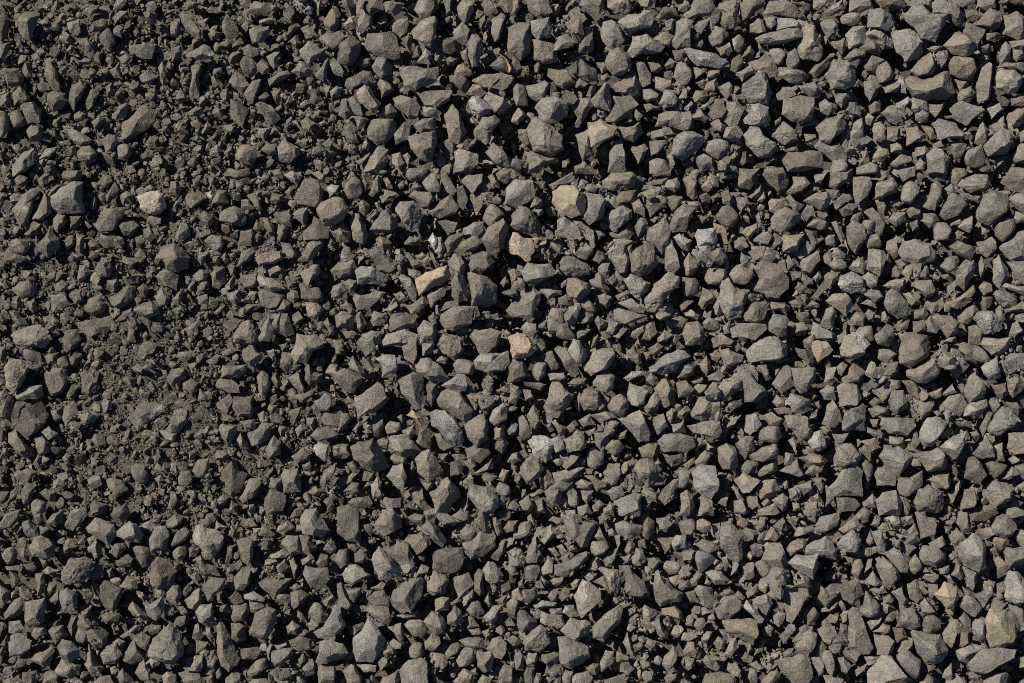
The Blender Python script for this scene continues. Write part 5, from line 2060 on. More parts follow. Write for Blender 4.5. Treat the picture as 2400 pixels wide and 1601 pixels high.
STONES = read_stones()
HSHAPE = {'slab': .25, 'block': .44, 'cobble': .40, 'wedge': .42, 'lump': .42, 'chunk': .46, 'shard': .36,
          'bar': .36, 'chip': .26, 'splinter': .26}
ROUGH = {'lump': .075, 'cobble': .044, 'slab': .034, 'chunk': .050}

def unit2(a):
    return a / np.maximum(np.linalg.norm(a, axis=-1, keepdims=True), 1e-9)

def hull3(P):
    bm = bmesh.new()
    vs_ = [bm.verts.new(q) for q in P]
    bmesh.ops.convex_hull(bm, input=vs_)
    bmesh.ops.delete(bm, geom=[v for v in bm.verts if not v.link_faces], context='VERTS')
    bmesh.ops.recalc_face_normals(bm, faces=bm.faces)
    return bm

def polytope(N, T, edge, worn=0):
    """The body cut out by the planes N.x = T, as a mesh whose own edges run along the arrises, split down to EDGE."""
    bm = hull3(N / T[:, None])
    bm.normal_update()
    V = []
    for f in bm.faces:
        n = f.normal
        d = n.dot(f.verts[0].co)
        if d > 1e-6:
            V.append(n / d)
    bm.free()
    V = np.array([v[:] for v in V])
    k = np.unique(np.round(V / (edge * .12)), axis=0, return_index=True)[1]
    bm = hull3(V[k])
    for _ in range(6):
        el = [e for e in bm.edges if e.calc_length() > edge]
        if not el:
            break
        bmesh.ops.subdivide_edges(bm, edges=el, cuts=1, use_grid_fill=False)
        bmesh.ops.triangulate(bm, faces=[f for f in bm.faces if len(f.verts) > 3])
    bmesh.ops.recalc_face_normals(bm, faces=bm.faces)
    bm.verts.index_update()
    X = np.array([v.co[:] for v in bm.verts])
    F = np.array([[v.index for v in f.verts] for f in bm.faces], np.int32)
    ed = np.array([[v.index for v in e.verts] for e in bm.edges])
    bm.free()
    # arrises blunted by wear
    for _ in range(worn):
        acc = np.zeros_like(X); cnt = np.zeros(len(X))
        np.add.at(acc, ed[:, 0], X[ed[:, 1]]); np.add.at(acc, ed[:, 1], X[ed[:, 0]])
        np.add.at(cnt, ed.ravel(), 1)
        X = X + (.38 if worn > 1 else .2) * (acc / cnt[:, None] - X)
    return X, F

def shape_stone(s, fine, seed):
    """Half-spaces from the outline, the crest and the shape word; then a rounded polytope over a stretched geodesic sphere."""
    r = np.random.default_rng(seed)
    zeq = s.z
    P = s.px * 1.0
    P = np.column_stack(((P[:, 0] - 1200), -(P[:, 1] - 800.5))) * SC * (CAM_H - zeq) / CAM_H
    if area2(P) < 0:
        P = P[::-1]
    c = P.mean(0)
    s.loc = (c[0], c[1], zeq)
    P = P - c
    A, B = P, np.roll(P, -1, 0)
    d = B - A
    n2 = unit2(np.column_stack((d[:, 1], -d[:, 0])))
    de = np.maximum((n2 * A).sum(1), 2e-4)
    ext = np.ptp(P, axis=0)
    D = math.sqrt(abs(area2(P)))
    ev, evec = np.linalg.eigh(np.cov(P.T) + 1e-12 * np.eye(2))
    width = min(D, 2.0 * de.min() + .3 * D)
    h = HSHAPE[s.shape] * (.45 * D + .55 * width) * r.uniform(.85, 1.2)
    b = (.32 * width + .1 * D) * r.uniform(.9, 1.1)
    N, T = [], []
    away = n2 @ np.array([LX, LY])
    cr = None
    if s.crest is not None:
        cr = np.column_stack(((s.crest[:, 0] - 1200), -(s.crest[:, 1] - 800.5))) * SC * (CAM_H - zeq) / CAM_H - c
        cd = unit2(cr[-1] - cr[0])
        cn = np.array([cd[1], -cd[0]])
        if cn @ np.array([LX, LY]) < 0:
            cn = -cn
        h *= 1.15
    elif s.shape in ('block', 'wedge', 'chunk', 'shard', 'bar') and r.random() < .6 or s.shape in ('slab', 'lump') and r.random() < .12:
        th = math.atan2(LY, LX) + math.pi / 2 + r.normal(0, .75)
        if s.shape in ('bar', 'shard'):
            th = math.atan2(evec[1, 1], evec[0, 1])
        cd = np.array([math.cos(th), math.sin(th)])
        cn = np.array([cd[1], -cd[0]])
        if cn @ np.array([LX, LY]) < 0:
            cn = -cn
        o = cn * (P @ cn).max() * r.uniform(.1, .6)
        cr = np.array([o - cd * .15 * D, o + cd * .15 * D])
        h *= r.uniform(1.0, 1.25)
    for k in range(len(n2)):
        if cr is not None and n2[k] @ cn > .25:
            w = float(np.clip((de[k] - (cr @ n2[k]).max()), .03 * D, 1.6 * de[k]))
            hh = max(h, 1.15 * w)                       # the far side of a crest falls steeply away from the sun
            v = np.array([*(n2[k] * hh), w])
        elif cr is not None:
            w = float(np.clip((de[k] - (cr @ n2[k]).mean()), .2 * de[k], 1.1 * de[k])) * r.uniform(.5, 1.0)
            v = np.array([*(n2[k] * h), w])
        else:
            u = r.random()
            w = de[k] * (r.uniform(.03, .22) if u < .5 else r.uniform(.25, .6) if u < .8 else r.uniform(.7, 1.2))
            if s.shape in ('cobble', 'lump'):
                w = max(w, de[k] * r.uniform(.15, .45))
            if s.shape == 'wedge' and away[k] < -.3:
                w = de[k] * r.uniform(.8, 1.5)
            v = np.array([*(n2[k] * h), w])
        v = v / np.linalg.norm(v)
        N.append(v); T.append(v[:2] @ A[k])
        v = np.array([*(n2[k] * b), -de[k] * r.uniform(.25, .6)])
        v /= np.linalg.norm(v)
        N.append(v); T.append(v[:2] @ A[k])
    tmax = .30 if s.shape != 'slab' else .16
    tx, ty = r.normal(0, tmax, 2)
    v = np.array([tx, ty, 1.0]); v /= np.linalg.norm(v)
    N.append(v); T.append(h * v[2])
    N.append(np.array([0, 0, -1.0])); T.append(b)
    for _ in range(4 if s.shape in ('lump', 'cobble') else 2):
        th = r.uniform(0, 6.283)
        v = np.array([math.cos(th), math.sin(th), r.uniform(.5, 1.6)]); v /= np.linalg.norm(v)
        sup = (np.column_stack((P * .8, np.full(len(P), h * .75))) @ v).max()
        N.append(v); T.append(sup * r.uniform(.82, .98))
    N = np.array(N); T = np.maximum(np.array(T), 2e-4)
    s.planes = (N, T)
    worn = {'cobble': 3, 'lump': 2}.get(s.shape, 1) if fine < .2 else int(s.shape in ('cobble', 'lump'))
    X, F = polytope(N, T, D * fine, worn)
    # notches of the outline: pull the surface in where the traced outline is hollow
    raw = np.column_stack(((s.raw[:, 0] - 1200), -(s.raw[:, 1] - 800.5))) * SC * (CAM_H - zeq) / CAM_H - c
    ph = np.arctan2(X[:, 1], X[:, 0])
    k72 = np.linspace(-math.pi, math.pi, 73)
    def radial(pl):
        a, b_ = pl, np.roll(pl, -1, 0)
        e = b_ - a
        u = np.column_stack((np.cos(k72), np.sin(k72)))
        den = u[:, :1] * e[None, :, 1] - u[:, 1:] * e[None, :, 0]
        den = np.where(np.abs(den) < 1e-12, 1e-12, den)
        tt = (a[None, :, 0] * e[None, :, 1] - a[None, :, 1] * e[None, :, 0]) / den
        vv = (a[None, :, 0] * u[:, 1:] - a[None, :, 1] * u[:, :1]) / den
        ok = (tt > 0) & (vv >= -1e-6) & (vv <= 1 + 1e-6)
        return np.where(ok, tt, -1).max(1)
    ra, rh = radial(raw), radial(hull2(raw))
    if (ra > 0).all() and (rh > 0).all():
        X[:, :2] *= np.interp(ph, k72, np.clip(ra / rh, .55, 1.0))[:, None]
    X[:, :2] *= 1.035 + .012 * worn
    # broken, pitted surface
    off = r.uniform(-50, 50, 3)
    am = ROUGH.get(s.shape, .038) * D
    dn = unit2(X)
    nz = vnoise(X / (.42 * D) + off) * am
    r2 = vnoise(X / (.17 * D) + off * 1.7)
    nz = nz + (.5 - np.abs(r2)) * am * .55
    if fine < .09:
        nz = nz + vnoise(X / (.075 * D) + off * 2.3) * am * .3
    tr = vnoise(X / (.55 * D) + off * 3.1) * 2.6                # stepped fracture
    fr_ = tr - np.floor(tr)
    st_ = np.clip((fr_ - .38) / .24, 0, 1)
    nz = nz + (np.floor(tr) + st_ * st_ * (3 - 2 * st_)) / 2.6 * am * .9
    X = X + dn * nz[:, None]
    s.h, s.b, s.D = h, b, D
    return X, F

def tone_of(s, r):
    t = np.array(TINT[s.tone]) * r.normal(1, .13 if s.tone in 'gbdlun' else .04)
    t = t * (1 + r.normal(.004, .030) * np.array((1, .1, -1.2)))      # a little rustier or bluer
    f = float(fines(np.array([s.c[0]]), np.array([s.c[1]]))[0])
    if s.tone in 'gbdlu':
        k = .25 + .6 * f if s.tone != 'l' else .15 + .35 * f
        t = t * (1 - k) + (DUST * .5 + .5 * t) * k
        t = t * left_tone(s.c[0])
    return np.clip(t, .03, .6)

SMALL_MARKS = [(1122, 246), (630, 606), (1930, 820), (1752, 1132)]     # a little smaller, but they stand out most
for k, (mx, my) in enumerate(SMALL_MARKS):
    j = min(range(len(STONES)), key=lambda q: (STONES[q].c[0] - mx) ** 2 + (STONES[q].c[1] - my) ** 2)
    if j >= 295:
        STONES.insert(290, STONES.pop(j))
# bright glints on pale mineral faces and veins, painted into the vertex tint
QUARTZ_GLINTS = [(357, 976, 7), (363, 970, 7), (369, 964, 7), (375, 958, 7), (381, 953, 6), (1015, 562, 10), (1018, 578, 7), (144, 84, 8),
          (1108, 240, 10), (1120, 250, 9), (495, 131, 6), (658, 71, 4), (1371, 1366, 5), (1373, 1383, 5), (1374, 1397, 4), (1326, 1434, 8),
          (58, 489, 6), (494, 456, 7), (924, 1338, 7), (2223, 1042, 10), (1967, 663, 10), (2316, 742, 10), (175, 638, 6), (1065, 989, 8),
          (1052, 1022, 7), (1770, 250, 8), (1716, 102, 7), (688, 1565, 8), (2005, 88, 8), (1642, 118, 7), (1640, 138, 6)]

for i, s in enumerate(STONES):
    r = np.random.default_rng(1000 + i)
    s.hero = i < 299
    s.z = s.lift * .006 + r.normal(0, .0018)
    if s.area < 500 and s.lift == 0:
        s.z -= .003
    s.f = float(fines(np.array([s.c[0]]), np.array([s.c[1]]))[0])
    s.z -= .002 * s.f
    fr = .085 if i < 299 else (.17 if s.area > 900 else .24)
    s.X, s.F = shape_stone(s, fr, 5000 + i)
    s.col = tone_of(s, r)
    W = s.X + np.array(s.loc)
    k_ = CAM_H / (CAM_H - W[:, 2])
    vx, vy = W[:, 0] * k_ / SC + 1200, 800.5 - W[:, 1] * k_ / SC
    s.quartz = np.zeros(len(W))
    for qx, qy, qr in QUARTZ_GLINTS:
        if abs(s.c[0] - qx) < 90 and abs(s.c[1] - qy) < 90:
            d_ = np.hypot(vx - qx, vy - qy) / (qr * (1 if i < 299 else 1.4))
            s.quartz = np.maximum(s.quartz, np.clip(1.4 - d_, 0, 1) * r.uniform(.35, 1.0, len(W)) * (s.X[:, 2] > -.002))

# ------------------------------------------------------------------ height map of the pile
CELL = .001
HX, HY = .80, .60
NX, NY = int(2 * HX / CELL), int(2 * HY / CELL)
gx = (np.arange(NX) + .5) * CELL - HX
gy = (np.arange(NY) + .5) * CELL - HY

def to_photo(x, y):
    return x / SC + 1200, 800.5 - y / SC

def fnoise(x, y, s, seed=0.0):
    p = np.column_stack((x.ravel() / s, y.ravel() / s, np.full(x.size, 3.7 + seed)))
    return vnoise(p).reshape(x.shape)

def ground_z(x, y):
    px, py = to_photo(x, y)
    f = fines(px, py)
    n = fnoise(x, y, .06) * .004 + fnoise(x, y, .02, 5) * .002
    out = np.clip(np.maximum((np.abs(x) - .63) / .05, (np.abs(y) - .43) / .05), 0, 1)      # the bed is shallower round about
    return out * .019 - .033 + (1 - out) * .0185 * np.minimum(1, f * 1.1) ** .75 + (1 - out) * .010 * dusty(px, py) + n * (1 - .5 * f)

GX, GY = np.meshgrid(gx, gy)
HM = ground_z(GX, GY)
OCC = np.zeros(HM.shape, bool)

def patch(cx, cy, rx):
    i0, i1 = int((cx - rx + HX) / CELL), int((cx + rx + HX) / CELL) + 1
    j0, j1 = int((cy - rx + HY) / CELL), int((cy + rx + HY) / CELL) + 1
    if i0 < 0 or j0 < 0 or i1 > NX or j1 > NY:
        return None
    return slice(j0, j1), slice(i0, i1)

# ------------------------------------------------------------------ a library of broken stones for the rest of the pile
def random_rock(npts, r):
    """A broken stone: the flat-faced hull of a few points."""
    P = unit2(r.normal(0, 1, (npts, 3))) * r.uniform(.78, 1.0, (npts, 1))
    P *= np.array([1.0, r.uniform(.45, .95), r.uniform(.32, .85)])[None]
    bm = bmesh.new()
    vs_ = [bm.verts.new(q) for q in P]
    bmesh.ops.convex_hull(bm, input=vs_)
    bmesh.ops.delete(bm, geom=[v for v in bm.verts if not v.link_faces], context='VERTS')
    bmesh.ops.recalc_face_normals(bm, faces=bm.faces)
    bm.verts.index_update()
    X = np.array([v.co[:] for v in bm.verts])
    F = np.array([[v.index for v in f.verts] for f in bm.faces], np.int32)
    bm.free()
    return X / np.abs(X[:, :2]).max(), F

LIB = {k: [random_rock(n, rng) for _ in range(60)] for k, n in ((1, 8), (2, 12), (3, 17), (4, 24))}

def rot(r, tilt):
    a = r.uniform(0, 6.283)
    t = r.normal(0, tilt)
    b = r.uniform(0, 6.283)
    ca, sa, cb, sb, ct, st = math.cos(a), math.sin(a), math.cos(b), math.sin(b), math.cos(t), math.sin(t)
    Rz = np.array([(ca, -sa, 0), (sa, ca, 0), (0, 0, 1)])
    Rb = np.array([(cb, -sb, 0), (sb, cb, 0), (0, 0, 1)])
    Rx = np.array([(1, 0, 0), (0, ct, -st), (0, st, ct)])
    return Rb @ Rx @ Rz

grain_rng = np.random.default_rng(99)

class Heap:
    def __init__(self):
        self.v, self.f, self.c, self.s, self.n = [], [], [], [], 0
    def add(self, X, F, col, smooth=False):
        self.s.append(np.full(len(F), smooth)); self.v.append(X.astype(np.float32)); self.f.append(F + self.n)
        self.c.append(np.tile(np.array([*col, grain_rng.random()], np.float32), (len(X), 1))); self.n += len(X)

def mesh_of(name, V, F, Cc, mat, smooth=True, sharp=True):
    me = bpy.data.meshes.new(name)
    nF = len(F)
    me.vertices.add(len(V)); me.vertices.foreach_set('co', np.ascontiguousarray(V, np.float32).ravel())
    me.loops.add(nF * 3); me.loops.foreach_set('vertex_index', np.ascontiguousarray(F, np.int32).ravel())
    me.polygons.add(nF)
    me.polygons.foreach_set('loop_start', np.arange(0, nF * 3, 3, dtype=np.int32))
    me.polygons.foreach_set('loop_total', np.full(nF, 3, np.int32))
    me.polygons.foreach_set('use_smooth', np.broadcast_to(np.asarray(smooth, bool), (nF,)).copy())
    me.update(calc_edges=True)
    if Cc is not None:
        at = me.color_attributes.new('tint', 'FLOAT_COLOR', 'POINT')
        at.data.foreach_set('color', np.ascontiguousarray(Cc, np.float32).ravel())
    if sharp:
        me.set_sharp_from_angle(angle=math.radians(19))
    me.materials.append(mat)
    return me

# ------------------------------------------------------------------ materials
def nodes(mat):
    mat.use_nodes = True
    nt = mat.node_tree
    nt.nodes.clear()
    return nt

def N_(nt, kind, **kw):
    n = nt.nodes.new(kind)
    for k, v in kw.items():
        if k in n.inputs:
            n.inputs[k].default_value = v
        else:
            setattr(n, k, v)
    return n

def mul(nt, a, b, fac=1.0, mode='MULTIPLY'):
    m = nt.nodes.new('ShaderNodeMix'); m.data_type = 'RGBA'; m.blend_type = mode
    if isinstance(fac, bpy.types.NodeSocket):
        nt.links.new(fac, m.inputs[0])
    else:
        m.inputs[0].default_value = fac
    for k, x in ((6, a), (7, b)):
        if isinstance(x, bpy.types.NodeSocket):
            nt.links.new(x, m.inputs[k])
        else:
            m.inputs[k].default_value = x
    return m.outputs[2]

def ramp(nt, src, stops):
    r = nt.nodes.new('ShaderNodeValToRGB')
    e = r.color_ramp.elements
    while len(e) < len(stops):
        e.new(.5)
    for k, (p, c) in enumerate(stops):
        e[k].position = p; e[k].color = (c, c, c, 1) if not isinstance(c, tuple) else (*c, 1)
    nt.links.new(src, r.inputs[0])
    return r.outputs[0]

def rock_material(name, glitter=0.0, grain=1.0):
    mat = bpy.data.materials.new(name)
    nt = nodes(mat)
    L = nt.links.new
    at = N_(nt, 'ShaderNodeAttribute', attribute_name='tint')
    geo = N_(nt, 'ShaderNodeNewGeometry')
    pos = geo.outputs['Position']
    def noise(scale, detail=3.0, rough=.6):
        n = N_(nt, 'ShaderNodeTexNoise', Scale=scale, Detail=detail, Roughness=rough)
        L(pos, n.inputs['Vector']); return n.outputs[0]
    big = noise(45, 3)
    mid = noise(260, 3, .65)
    fine = noise(1150, 2, .7)
    col = at.outputs['Color']
    col = mul(nt, col, ramp(nt, big, [(.34, .72), (.66, 1.28)]))
    col = mul(nt, col, ramp(nt, mid, [(.30, .70), (.70, 1.30)]))
    grainy = mul(nt, col, ramp(nt, fine, [(.32, .50), (.68, 1.50)]))
    gm_ = N_(nt, 'ShaderNodeMapRange'); L(at.outputs['Alpha'], gm_.inputs[0])
    gm_.inputs[3].default_value = .0; gm_.inputs[4].default_value = .58
    col = mul(nt, col, grainy, gm_.outputs[0], 'MIX')
    # a few stones are streaked with paler bands
    mp = N_(nt, 'ShaderNodeMapping'); mp.inputs['Scale'].default_value = (60, 420, 150); mp.inputs['Rotation'].default_value = (.4, .7, .6)
    L(pos, mp.inputs[0])
    bn = N_(nt, 'ShaderNodeTexNoise', Scale=1.0, Detail=3.0, Roughness=.6, Distortion=.6); L(mp.outputs[0], bn.inputs['Vector'])
    bandf = N_(nt, 'ShaderNodeMath', operation='MULTIPLY')
    L(ramp(nt, bn.outputs[0], [(.50, 0.0), (.66, .55)]), bandf.inputs[0])
    L(ramp(nt, at.outputs['Alpha'], [(.60, 0.0), (.85, 1.0)]), bandf.inputs[1])
    col = mul(nt, col, (.33, .325, .30, 1), bandf.outputs[0], 'MIX')
    # brown dirt clinging in patches
    dirt = noise(90, 4, .7)
    col = mul(nt, col, (.165, .146, .116, 1), ramp(nt, dirt, [(.46, 0.0), (.66, .65)]), 'MIX')
    # pale mineral grains
    vo = N_(nt, 'ShaderNodeTexVoronoi', Scale=1500)
    L(pos, vo.inputs['Vector'])
    sp = N_(nt, 'ShaderNodeSeparateColor')
    L(vo.outputs['Color'], sp.inputs[0])
    speck = ramp(nt, sp.outputs[0], [(.966 - .34 * glitter, 0.0), (.985 - .30 * glitter, .9)])
    zone = ramp(nt, noise(70, 2), [(.45 - .12 * glitter, .05 + .4 * glitter), (.62, 1.0)])
    mm = N_(nt, 'ShaderNodeMath', operation='MULTIPLY')
    L(speck, mm.inputs[0]); L(zone, mm.inputs[1])
    col = mul(nt, col, (.46, .45, .43, 1), mm.outputs[0], 'MIX')
    bs = N_(nt, 'ShaderNodeBsdfPrincipled')
    L(col, bs.inputs['Base Color'])
    rgh = N_(nt, 'ShaderNodeMapRange')
    L(mm.outputs[0], rgh.inputs[0])
    rgh.inputs[3].default_value = .86
    rgh.inputs[4].default_value = .34
    L(rgh.outputs[0], bs.inputs['Roughness'])
    bs.inputs['Specular IOR Level'].default_value = .32
    # relief: broken dents, coarse chips, then grit
    vd = N_(nt, 'ShaderNodeTexVoronoi', Scale=135); L(pos, vd.inputs['Vector'])
    bd = N_(nt, 'ShaderNodeBump', Strength=.35 * grain, Distance=.0025); L(vd.outputs['Distance'], bd.inputs['Height'])
    ve = N_(nt, 'ShaderNodeTexVoronoi', Scale=62, feature='DISTANCE_TO_EDGE'); L(pos, ve.inputs['Vector'])
    cr_ = ramp(nt, ve.outputs['Distance'], [(.0, 0.0), (.035, 1.0)])
    bc = N_(nt, 'ShaderNodeBump', Strength=.5 * grain, Distance=.0012); L(cr_, bc.inputs['Height']); L(bd.outputs[0], bc.inputs['Normal'])
    b1 = N_(nt, 'ShaderNodeBump', Strength=.9 * grain, Distance=.0020)
    L(mid, b1.inputs['Height']); L(bc.outputs[0], b1.inputs['Normal'])
    b2 = N_(nt, 'ShaderNodeBump', Strength=.8 * grain, Distance=.0007)
    chip = noise(560, 3, .7)
    b0 = N_(nt, 'ShaderNodeBump', Strength=.85 * grain, Distance=.0018)
    L(chip, b0.inputs['Height']); L(b1.outputs[0], b0.inputs['Normal'])
    L(fine, b2.inputs['Height']); L(b0.outputs[0], b2.inputs['Normal'])
    last = b2.outputs[0]
    if glitter > 0:
        b3 = N_(nt, 'ShaderNodeBump', Strength=.8 * glitter, Distance=.0012)
        L(sp.outputs[1], b3.inputs['Height']); L(last, b3.inputs['Normal'])
        last = b3.outputs[0]
    L(last, bs.inputs['Normal'])
    out = N_(nt, 'ShaderNodeOutputMaterial')
    L(bs.outputs[0], out.inputs[0])
    return mat

M_ROCK = rock_material('crushed_rock')
M_GLIT = rock_material('glittering_rock', glitter=1.0, grain=1.1)
M_VEIN = rock_material('flecked_rock', glitter=.35)
M_TAN = rock_material('sandstone', grain=.7)

def soil_material():
    mat = bpy.data.materials.new('dusty_soil')
    nt = nodes(mat); L = nt.links.new
    geo = N_(nt, 'ShaderNodeNewGeometry')
    def noise(scale, detail=4.0, rough=.65):
        n = N_(nt, 'ShaderNodeTexNoise', Scale=scale, Detail=detail, Roughness=rough)
        L(geo.outputs['Position'], n.inputs['Vector']); return n.outputs[0]
    a, b, c = noise(30), noise(320), noise(1300)
    col = mul(nt, (*(DUST * 1.12), 1), ramp(nt, a, [(.3, .8), (.7, 1.2)]))
    col = mul(nt, col, ramp(nt, b, [(.3, .65), (.7, 1.35)]))
    col = mul(nt, col, ramp(nt, c, [(.3, .7), (.7, 1.3)]))
    bs = N_(nt, 'ShaderNodeBsdfPrincipled', Roughness=.95)
    bs.inputs['Specular IOR Level'].default_value = .2
    L(col, bs.inputs['Base Color'])
    b1 = N_(nt, 'ShaderNodeBump', Strength=1.0, Distance=.006); L(b, b1.inputs['Height'])
    b2 = N_(nt, 'ShaderNodeBump', Strength=1.0, Distance=.0025); L(c, b2.inputs['Height']); L(b1.outputs[0], b2.inputs['Normal'])
    L(b2.outputs[0], bs.inputs['Normal'])
    out = N_(nt, 'ShaderNodeOutputMaterial'); L(bs.outputs[0], out.inputs[0])
    return mat

M_SOIL = soil_material()

# ------------------------------------------------------------------ the ground: one sheet to the horizon, fine under the pile
def axis(half, step):
    a = list(np.arange(0, half, step))
    d = step
    while a[-1] < 400:
        d *= 1.45
        a.append(a[-1] + d)
    a = np.array(a)
    return np.concatenate((-a[:0:-1], a))

ax_, ay_ = axis(.64, .0055), axis(.44, .0055)
AX, AY = np.meshgrid(ax_, ay_)
AZ = ground_z(AX, AY)
inn = (np.abs(AX) < .7) & (np.abs(AY) < .5)
AZ = AZ + np.where(inn, fnoise(AX, AY, .008, 9) * .0012, 0)
nx_, ny_ = len(ax_), len(ay_)
ii, jj = np.meshgrid(np.arange(nx_ - 1), np.arange(ny_ - 1))
q0 = (jj * nx_ + ii).ravel()
GF = np.vstack((np.column_stack((q0, q0 + 1, q0 + nx_ + 1)), np.column_stack((q0, q0 + nx_ + 1, q0 + nx_))))
gm = mesh_of('ground', np.column_stack((AX.ravel(), AY.ravel(), AZ.ravel())), GF, None, M_SOIL, sharp=False)
go = bpy.data.objects.new('ground', gm); COL.objects.link(go)
go['kind'] = 'structure'

# ------------------------------------------------------------------ gravel: every stone that is not among the 299 largest
GRAVEL, GRIT = Heap(), Heap()
TONES = 'bbbbbggggduul'

def any_tone(r, f, px=1400):
    t = np.array(TINT[TONES[r.integers(len(TONES))]]) * r.normal(1, .17) * (1 + r.normal(.008, .034) * np.array((1, .1, -1.2)))
    if r.random() < .005:
        t = np.array(TINT['t']) * r.normal(1, .1)
    k = .2 + .6 * f
    return np.clip((t * (1 - k) + (DUST * .5 + t * .5) * k) * left_tone(px), .03, .5)

def drop(heap, x, y, rad, freq, r, tilt=.5, sink=.3, pct=60, occmax=None, zoff=None, mark=False, update=True):
    p = patch(x, y, rad)
    if p is None:
        return False
    hm = HM[p]
    xx, yy = GX[p] - x, GY[p] - y
    m = xx * xx + yy * yy < rad * rad
    if not m.any():
        m[:] = True
    if occmax is not None and OCC[p][m].mean() > occmax:
        return False
    X, F = LIB[freq][r.integers(len(LIB[freq]))]
    R = rot(r, tilt)
    Y = (X * rad) @ R.T
    lo, hi = Y[:, 2].min(), Y[:, 2].max()
    base = np.percentile(hm[m], pct) if zoff is None else zoff
    z = base - lo * (1 - sink) if zoff is None else zoff
    px, py = to_photo(x, y)
    f = float(fines(np.array([px]), np.array([py]))[0])
    heap.add(Y + np.array([x, y, z]), F, any_tone(r, f, px))
    q = np.clip(1 - (xx * xx + yy * yy) / (rad * rad), 0, None)
    top = z + hi * (.35 + .55 * np.sqrt(q))
    if not update:
        return True
    HM[p] = np.where(m, np.maximum(hm, top), hm)
    if mark:
        OCC[p] |= m & (q > .25)
    return True

def scatter(n, half, rmin, rmax, r):
    """Blue-noise-like spots on a jittered grid of n cells across the area."""
    w, h = 2 * half[0], 2 * half[1]
    nx = int(math.sqrt(n * w / h)); ny = int(n / nx)
    X, Y = np.meshgrid((np.arange(nx) + .5) / nx * w - half[0], (np.arange(ny) + .5) / ny * h - half[1])
    X = X + r.uniform(-.45, .45, X.shape) * w / nx
    Y = Y + r.uniform(-.45, .45, Y.shape) * h / ny
    o = r.permutation(X.size)
    return np.column_stack((X.ravel()[o], Y.ravel()[o], r.uniform(rmin, rmax, X.size)))

r = np.random.default_rng(21)
# the layer underneath
for x, y, q in scatter(1900, (.70, .50), .011, .019, r):
    px, py = to_photo(x, y)
    f = float(fines(np.array([px]), np.array([py]))[0])
    if r.random() < 2.6 * f:
        continue
    drop(GRAVEL, x, y, q, 4, r, tilt=.6, sink=.2, pct=60)

# chips half bedded in the dirt
for x, y, q in scatter(9000, (.62, .43), .0035, .0085, r):
    px, py = to_photo(x, y)
    f = float(fines(np.array([px]), np.array([py]))[0])
    if f < .22 or r.random() < .75 * dusty(np.array([px]), np.array([py]))[0] or r.random() < .25:
        continue
    drop(GRAVEL, x, y, q, 3, r, tilt=.6, sink=.35, pct=50)

# the traced stones
for s in STONES:
    x, y, z = s.loc
    N, T = s.planes
    ext = np.abs(s.X[:, :2]).max() + .002
    p = patch(x, y, ext)
    if p is not None:
        xx, yy = GX[p] - x, GY[p] - y
        up = N[:, 2] > .05
        top = np.full(xx.shape, 1.0); ins = np.ones(xx.shape, bool)
        for nn, tt in zip(N[up], T[up]):
            zz = (tt - nn[0] * xx - nn[1] * yy) / nn[2]
            top = np.minimum(top, zz)
        ins = top > 0
        HM[p] = np.where(ins, np.maximum(HM[p], z + top * .95), HM[p])
        OCC[p] |= ins
    if not s.hero:
        GRAVEL.add(s.X + np.array(s.loc), s.F, s.col, True)
        GRAVEL.c[-1] = paint_glints(GRAVEL.c[-1], s)

# smaller stones in the gaps
for x, y, q in scatter(90000, (.64, .44), 0, 1, r):
    px, py = to_photo(x, y)
    f = float(fines(np.array([px]), np.array([py]))[0])
    if r.random() > .70 + .30 * min(1, 1.3 * f) or r.random() < .5 * dusty(np.array([px]), np.array([py]))[0]:
        continue
    rad = (.0018 + .0078 * q ** 2.4) * (1.12 - .28 * f)
    drop(GRAVEL, x, y, rad, 3 if rad > .0042 else 2, r, tilt=.7, sink=.2 + .08 * f, pct=50, occmax=.30, mark=True)

# beyond the frame: the same gravel goes on
for zc, n in ((-.013, 3600), (-.003, 3600)):
    for x, y, q in scatter(n, (1.25, 1.0), .010, .021, r):
        if abs(x) < .645 and abs(y) < .445:
            continue
        X, F = LIB[4][r.integers(60)]
        Y = (X * q * 1.1) @ rot(r, .5).T
        GRAVEL.add(Y + np.array([x, y, zc + r.normal(0, .003)]), F, any_tone(r, 0.1, to_photo(x, y)[0]))

# grit and crumbs
for x, y, q in scatter(130000, (.62, .42), 0, 1, r):
    px, py = to_photo(x, y)
    f = float(fines(np.array([px]), np.array([py]))[0])
    if r.random() > .12 + .88 * f:
        continue
    rad = .0006 + .0017 * q ** 2
    drop(GRIT, x, y, rad, 2 if rad > .0014 else 1, r, tilt=.8, sink=.25, pct=50, occmax=.3, update=False)

# dust-sized crumbs on the powdery patches
for x, y, q in scatter(150000, (.62, .42), 0, 1, r):
    if x > -.2:
        continue
    px, py = to_photo(x, y)
    if r.random() > 1.1 * dusty(np.array([px]), np.array([py]))[0]:
        continue
    drop(GRIT, x, y, .0005 + .0011 * q ** 3, 1, r, tilt=.9, sink=.2, pct=50, occmax=.3, update=False)

for nm, heap in (('gravel', GRAVEL), ('grit', GRIT)):
    me = mesh_of(nm, np.vstack(heap.v), np.vstack(heap.f), np.vstack(heap.c), M_ROCK, smooth=np.concatenate(heap.s), sharp=nm == 'gravel')
    o = bpy.data.objects.new(nm, me); COL.objects.link(o)
    o['kind'] = 'stuff'
    o['label'] = {'gravel': 'smaller grey and brownish crushed stones filling the gaps between the larger ones',
                  'grit': 'fine dusty brown grit and crumbs packed between the stones'}[nm]

